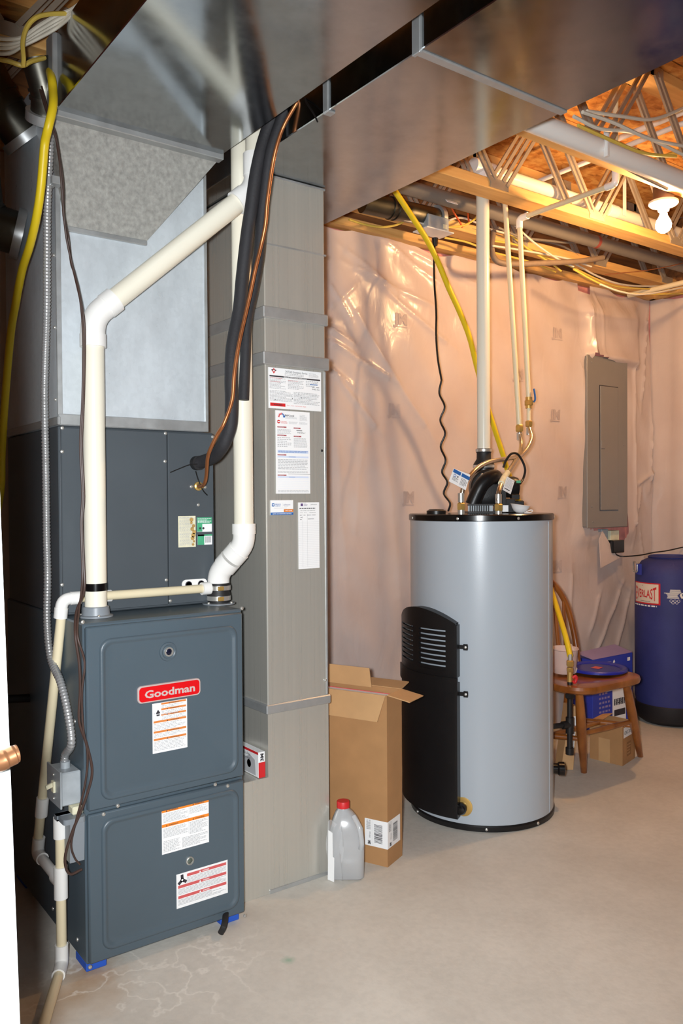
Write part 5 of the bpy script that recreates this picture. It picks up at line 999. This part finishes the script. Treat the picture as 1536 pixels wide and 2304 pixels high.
hoop = cr([V((2.70, 2.36, .425)), V((2.70, 2.385, .56)), V((2.725, 2.41, .70)), V((2.79, 2.43, .80)), V((2.88, 2.437, .832)), V((2.965, 2.43, .80)), V((3.035, 2.41, .70)), V((3.06, 2.385, .56)), V((3.055, 2.36, .425))], 8)
MB().tube(hoop, .0135, 12).build('hoop', OAK, t)
for k, x in enumerate((2.755, 2.805, 2.855, 2.905, 2.955, 3.005)):
    top = min(hoop, key=lambda p: abs(p.x-(2.88+(x-2.88)*1.12))+(0 if p.z > .6 else 9)); MB().tube([V((2.88+(x-2.88)*.85, 2.37, .425)), (V((2.88+(x-2.88)*.85, 2.37, .425))+top)/2, top], [.008, .0095, .007], 10).build('spindle', OAK, t)
t = thing('plastic_tub', 'frosted pinkish plastic tub with a scoop, standing on the oak chair seat', 'tub', P(1286, 1522, Z=.435))
o = V((P(1284, 1516, Z=.435).x, P(1284, 1516, Z=.435).y+.035, .434))
MB().lathe(o, [(0, .001), (.046, .001), (.050, .02), (.058, .10), (.062, .103), (.060, .107), (.055, .10), (.047, .02), (0, .006)], n=28).build('tub_body', TUB, t)
MB().lathe(o+V((.018, -.014, .012)), [(0, 0), (.025, .002), (.028, .012), (.020, .026), (0, .03)], (.3, -.6, .7), 18).build('inner_cup', PVCW, t)
MB().prism([o+V((.0, -.03, .09)), o+V((.055, -.012, .085)), o+V((.052, .0, .115)), o+V((.02, -.01, .125))], (0, .003, .002)).build('scoop', PVCW, t)
o = P(1376, 1506, Z=.44); t = thing('bucket_lid', 'round dark blue bucket lid lying on the oak chair seat', 'lid', (o.x, o.y, .435))
o = V((min(o.x, 3.02), 2.235, .4345)); MB().lathe(o, [(0, .008), (.105, .008), (.112, .013), (.122, .014), (.127, .010), (.127, .002), (.120, 0), (.0, .0005)], n=40).build('lid_disc', BLUE, t)
MB().tube([o+V((.097*math.cos(k*math.pi/20), .097*math.sin(k*math.pi/20), .0085)) for k in range(41)], .0022, 6).build('lid_ring', BLUE, t); MB().obox(o+V((-.0, 0, .0092)), ((1, .2, 0), (-.2, 1, 0), (0, 0, 1)), (.022, .018, .0004)).build('label', REDL, t)
# blue carton behind the chair
yb = 2.56; a, b = P(1333, 1655, Y=yb), P(1423, 1655, Y=yb); zt = P(1380, 1476, Y=yb).z
t = thing('blue_carton', 'tall blue printed carton standing behind the oak chair', 'box', ((a.x+b.x)/2, yb+.08, 0))
MB().box(a.x, yb, .001, b.x, yb+.17, zt, .002).build('carton', CARTB, t)
MB().prism([V((a.x, yb+.0, zt+.001)), V((b.x, yb, zt+.001)), V((b.x-.02, yb+.09, zt+.03)), V((a.x-.01, yb+.09, zt+.022))], (0, .003, .002)).build('top_flap', CARTV, t)
w2_ = b.x-a.x; D = Dec((a.x, yb, 0), (1, 0, 0), (0, 0, 1), .0008); zz = lambda v: P(1380, v, Y=yb).z
D.rect(w2_*.48, zz(1640), w2_*.82, zz(1545), 1); D.lines(w2_*.52, zz(1585), w2_*.80, zz(1572), 3, 3, k=2); 
for k in range(7): D.rect(w2_*(.52+.04*k), zz(1588), w2_*(.545+.04*k), zz(1574), 3, 2)
D.rect(w2_*.52, zz(1612), w2_*.80, zz(1598), 3, 2); D.lines(w2_*.15, zz(1640), w2_*.44, zz(1550), 9, 0); D.disc(w2_*.90, zz(1552), .022, 2, 2); D.lines(w2_*.1, zz(1492), w2_*.45, zz(1485), 2, 0);
D.poly([(w2_*.49, zz(1494)), (w2_*.55, zz(1490)), (w2_*.53, zz(1484)), (w2_*.5, zz(1487))], 1); D.rect(w2_*.86, zz(1493), w2_*.93, zz(1485), 1)
D.build('front_print', [CARTV, PAPER, YEL, INKD], t, smooth=0)
# small box
k0 = P(1400, 1724, Z=0); k1 = P(1338, 1705, Z=0); k2 = P(1428, 1690, Z=0); k0 = V((2.905, 2.06, 0)); A2 = V((-.12, .99, 0)).normalized(); B2 = V((.97, .24, 0)).normalized()
k0 = P(1400, 1724, Z=0); la2, lb2 = .16, .15; hh2 = (1724-1637)/FPX*((k0-CAM).dot(FW))
t = thing('small_carton', 'small open cardboard box with packing tape on the floor under the oak chair', 'box', k0)
W2 = lambda a, b, z: k0+A2*a+B2*b+V((0, 0, z))
def wb2(m, a0, a1, b0, b1, z0, z1): return m.obox(W2((a0+a1)/2, (b0+b1)/2, (z0+z1)/2), (A2, B2, (0, 0, 1)), ((a1-a0)/2, (b1-b0)/2, (z1-z0)/2))
m = MB(); wb2(m, 0, la2, 0, .003, 0, hh2); wb2(m, 0, la2, lb2-.003, lb2, 0, hh2); wb2(m, 0, .003, .003, lb2-.003, 0, hh2); wb2(m, la2-.003, la2, .003, lb2-.003, 0, hh2); wb2(m, .003, la2-.003, .003, lb2-.003, .001, .01); m.build('box_body', CARD, t)
MB().prism([W2(.0, 0, hh2), W2(la2, 0, hh2), W2(la2-.01, .05, hh2-.008), W2(.01, .045, hh2+.012)], (0, 0, .002)).build('flap', CARDL, t, smooth=0); MB().prism([W2(la2, .01, hh2), W2(la2, lb2, hh2), W2(la2-.05, lb2, hh2+.012), W2(la2-.05, .01, hh2+.004)], (0, 0, .002)).build('flap', CARDL, t, smooth=0)
n_ = -B2; D = Dec(W2(la2, 0, 0), -A2, (0, 0, 1), .0006); D.n = -B2; D.rect(.045, 0, .10, hh2*.62, 0); D.build('packing_tape', CARDL, t, smooth=0)
D = Dec(W2(0, 0, 0), B2, (0, 0, 1), .0006); D.n = -A2; D.rect(.012, hh2*.70, .138, hh2*.97, 0); D.text('C8G 20516', .02, hh2*.78, .022, 1, 2, width=.10); D.poly([(.05, hh2*.18), (.10, hh2*.18), (.10, hh2*.55), (.05, hh2*.55)], 2); D.lines(.055, hh2*.22, .095, hh2*.52, 4, 3, k=2); D.build('shipping_label', [PAPER, INKD, CARDD, CARDL], t, smooth=0)
# cardboard strips between heater and chair
p0 = P(1263, 1732, Z=.0); t = thing('cardboard_carton', 'narrow upright cardboard carton with barcode strip between heater and chair', 'box', p0)
q = [P(1262, 1732, Z=.001), P(1289, 1732, Z=.001)]; q += [P(1299, 1589, Y=q[1].y+.02), P(1282, 1589, Y=q[0].y+.02)]
MB().prism(q, (.03, .06, 0)).build('carton_body', CARDL, t, smooth=0)
D = Dec(q[1], q[0]-q[1], q[2]-q[1], .0008); D.n = V((0, -1, 0)); L = (q[2]-q[1]).length
D.poly([(.004, L*.25), (.013, L*.25), (.014, L*.84), (.002, L*.84)], 0)
for k in range(16): D.rect(.005, L*(.30+.014*k), .0125, L*(.305+.014*k), 1, 2)
D.build('barcode_strip', [PAPER, INKD], t, smooth=0)
p0 = P(1250, 1640, Z=.0); t = thing('cardboard_carton', 'wider cardboard carton in shadow behind the gas drip leg', 'box', (2.82, 2.36, 0))
MB().box(2.735, 2.40, .001, 2.90, 2.52, P(1262, 1556, Y=2.40).z, .002).build('carton_body', CARD, t); m = MB().box(2.74, 2.398, .16, 2.895, 2.401, .20).build('packing_tape', CARDL, t)
# ================================================================= HEAVY BAG
bc = P(1506, 1640, Z=0); Rb = .176; bc = V((bc.x+.06, bc.y+.14, 0)); bd_ = bc.length; 
dep = (bc-CAM).dot(FW); Rb = (1506-1429)/FPX*dep*.985; bc = CAM+ray(1507, 1152)*dep; bc.z = 0
hb = H-(1272-1124)/FPX*dep; zb0 = 0
t = thing('punching_bag', 'navy canvas punching bag standing on the floor in the corner', 'punching bag', bc)
MB().lathe(bc, [(Rb*.80, .075), (Rb*.95, .09), (Rb, .13), (Rb*1.0, .6), (Rb*.985, hb-.06), (Rb*.93, hb-.02), (Rb*.80, hb+.012), (Rb*.62, hb+.028), (Rb*.55, hb+.030), (Rb*.50, hb+.02), (0, hb+.015)], n=48).build('bag_body', BAG, t)
MB().lathe(bc, [(0, .001), (Rb*.78, .002), (Rb*.92, .02), (Rb*.985, .06), (Rb*.99, .10), (Rb*.97, .105)], n=48).build('bag_bottom', BAGB, t)
MB().lathe(bc, [(Rb*.60, hb+.026), (Rb*.63, hb+.036), (Rb*.57, hb+.042), (Rb*.54, hb+.030)], n=40).build('top_rim', BAG, t)
ab = math.atan2(CAM.y-bc.y, CAM.x-bc.x)
def bp_(x, z, r=1.004):   # x = arc length to the right of the bag's centre line as the camera sees it
    a = ab+x/Rb; return V((bc.x+math.cos(a)*Rb*r, bc.y+math.sin(a)*Rb*r, z))
class BagDec(Dec):
    def __init__(s, x, z, lift=.0012): MB.__init__(s); s.x, s.z, s.l = x, z, lift
    def q(s, x, y, k=1): return bp_(s.x+x, s.z+y, 1+s.l*k/Rb)
    def grid(s, x0, y0, x1, y1, m, k=1, n=8, f=None):
        g = f or (lambda x, y: (x, y)); vs = []
        for i in range(n+1): x = x0+(x1-x0)*i/n; vs += [s.q(*g(x, y0), k), s.q(*g(x, y1), k)]
        return s.add(vs, [(2*i, 2*i+2, 2*i+3, 2*i+1) for i in range(n)], m)
zb_ = lambda v: H-(v-1124)/FPX*(dep-Rb*.8)
def xb(u): return Rb*math.asin(max(-.99, min(.99, (u-1507)/FPX*(dep-Rb*.3)/Rb)))
x0, x1, z0, z1 = xb(1434), xb(1487), zb_(1367), zb_(1318); w2_, h_ = x1-x0, z1-z0
D = BagDec(x0, z0); D.grid(0, 0, w2_, h_, 1); D.grid(w2_*.035, h_*.07, w2_*.95, h_*.95, 0, 2)
vs, fs = tgeo('EVERLAST', .01); xs = [p.x for p in vs]; mxx = max(xs)
def warp(px_, py_):
    u = px_/mxx; e = abs(u-.5)*2; y = (py_/.72-.5); return (w2_*(.09+.80*u), h_*(.50+y*(.34+.38*e*e)))
D.add([D.q(*warp(p.x, p.y), 3) for p in vs], fs, 1); D.lines(w2_*.35, h_*.12, w2_*.7, h_*.16, 1, 2, k=3); D.disc(w2_*.42, h_*.86, .002, 2, 3)
D.lines(0, -.014, w2_, -.003, 1, 3, h=.007); D.build('brand_patch', [PAPER if 0 else mat('patch_cream', (222, 206, 186), .6), RED, INKD, PAPER], t, smooth=0)
cxs, zs = xb(1514), zb_(1340); D = BagDec(cxs, zs); s_ = .050
star = [(-1.55, .16), (-.62, .16), (-.5, .75), (1.0, .75), (1.18, .22), (.75, -.05), (.55, -.28), (.85, -.62), (.85, -.75), (-1.05, -.75), (-.9, -.5), (-1.0, -.1)]
for k in range(11):
    y0, y1 = -.75+k*1.5/11, -.75+(k+.62)*1.5/11; ym = (y0+y1)/2; xs = []
    for i in range(len(star)):
        (xa, ya), (xb2, yb2) = star[i], star[i-1]
        if (ya > ym) != (yb2 > ym): xs.append(xa+(ym-ya)*(xb2-xa)/(yb2-ya))
    if len(xs) >= 2: D.grid(min(xs)*s_*.62, y0*s_*.62, max(xs)*s_*.62, y1*s_*.62, 0, 1, 4)
D.poly([(.66*s_, .06*s_), (.95*s_, .12*s_), (.80*s_, -.10*s_), (.98*s_, -.46*s_), (.74*s_, -.46*s_), (.58*s_, -.15*s_)], 0, 1.2)
for i, (dx, dy) in enumerate(((-.34, 0), (0, 0), (.34, 0), (-.17, -.16), (.17, -.16))): D.ring(.12*s_+dx*s_*1.05, -.72*s_+dy*s_*1.1, .0055, .0075, 1)
D.build('sports_print', [mat('print_cream', (232, 226, 214), .6), mat('print_grey', (214, 210, 212), .6)], t, smooth=0)
q = bp_(xb(1437)+.0, zb_(1283), 1.0); rr_ = MB(); e1 = (bp_(xb(1437)+.01, zb_(1283))-bp_(xb(1437)-.01, zb_(1283))).normalized(); n2 = V((q.x-bc.x, q.y-bc.y, 0)).normalized()
MB().tube([q+n2*.008+e1*x+V((0, 0, z)) for x, z in rrect(-.030, -.03, .022, .022, .008, 3)+[(.022, .01)]], .0036, 8).build('metal_ring', STEEL, t)
D = BagDec(xb(1437), zb_(1292), .003); D.grid(-.005, -.022, .05, .035, 0, 1, 5); D.build('strap_patch', CARTB, t, smooth=0)
# ================================================================= DOOR AT THE LEFT EDGE
dx, dy = .2265, .868
t = thing('open_door', 'white door edge at the far left with a bronze lever', 'door', (dx-.4, dy, 0))
ex = P(2, 1170, Y=dy), P(45, 2300, Y=dy)
sl = (ex[1].x-ex[0].x)/(ex[0].z-ex[1].z); xe = lambda z: ex[0].x-(z-ex[0].z)*sl
MB().prism([V((-.56, dy, .008)), V((xe(.008), dy, .008)), V((xe(2.03), dy, 2.03)), V((-.56, dy, 2.03))], (0, .035, 0)).build('door_slab', DOORP, t, smooth=0)
yl = dy-.05; pl = [P(-80, 1722, Y=yl), P(-10, 1714, Y=yl), P(14, 1706, Y=yl), P(34, 1697, Y=yl), P(40, 1695, Y=yl)]
MB().tube(cr(pl, 6), [.0125]*6+[.0125]*6+[.0115]*6+[.0105]*6+[.007], 14, flat=.8).build('lever', NICKEL, t)
MB().cyl(pl[0], V((pl[0].x, dy-.001, pl[0].z)), .012, n=14).lathe(V((pl[0].x, dy-.010, pl[0].z)), [(.012, 0), (.03, .003), (.032, .0095)], (0, 1, 0), 24).build('rose', NICKEL, t)
wire('low_pipe', 'thin dark pipe with a pale end sticking out low behind the furnace at far left', 'pipe', [P(-30, 1575, Y=2.5), P(84, 1570, Y=2.5)], .012, RUB, None, 1, 12)
for o in bpy.data.objects:
    if 'org' in o: del o['org']
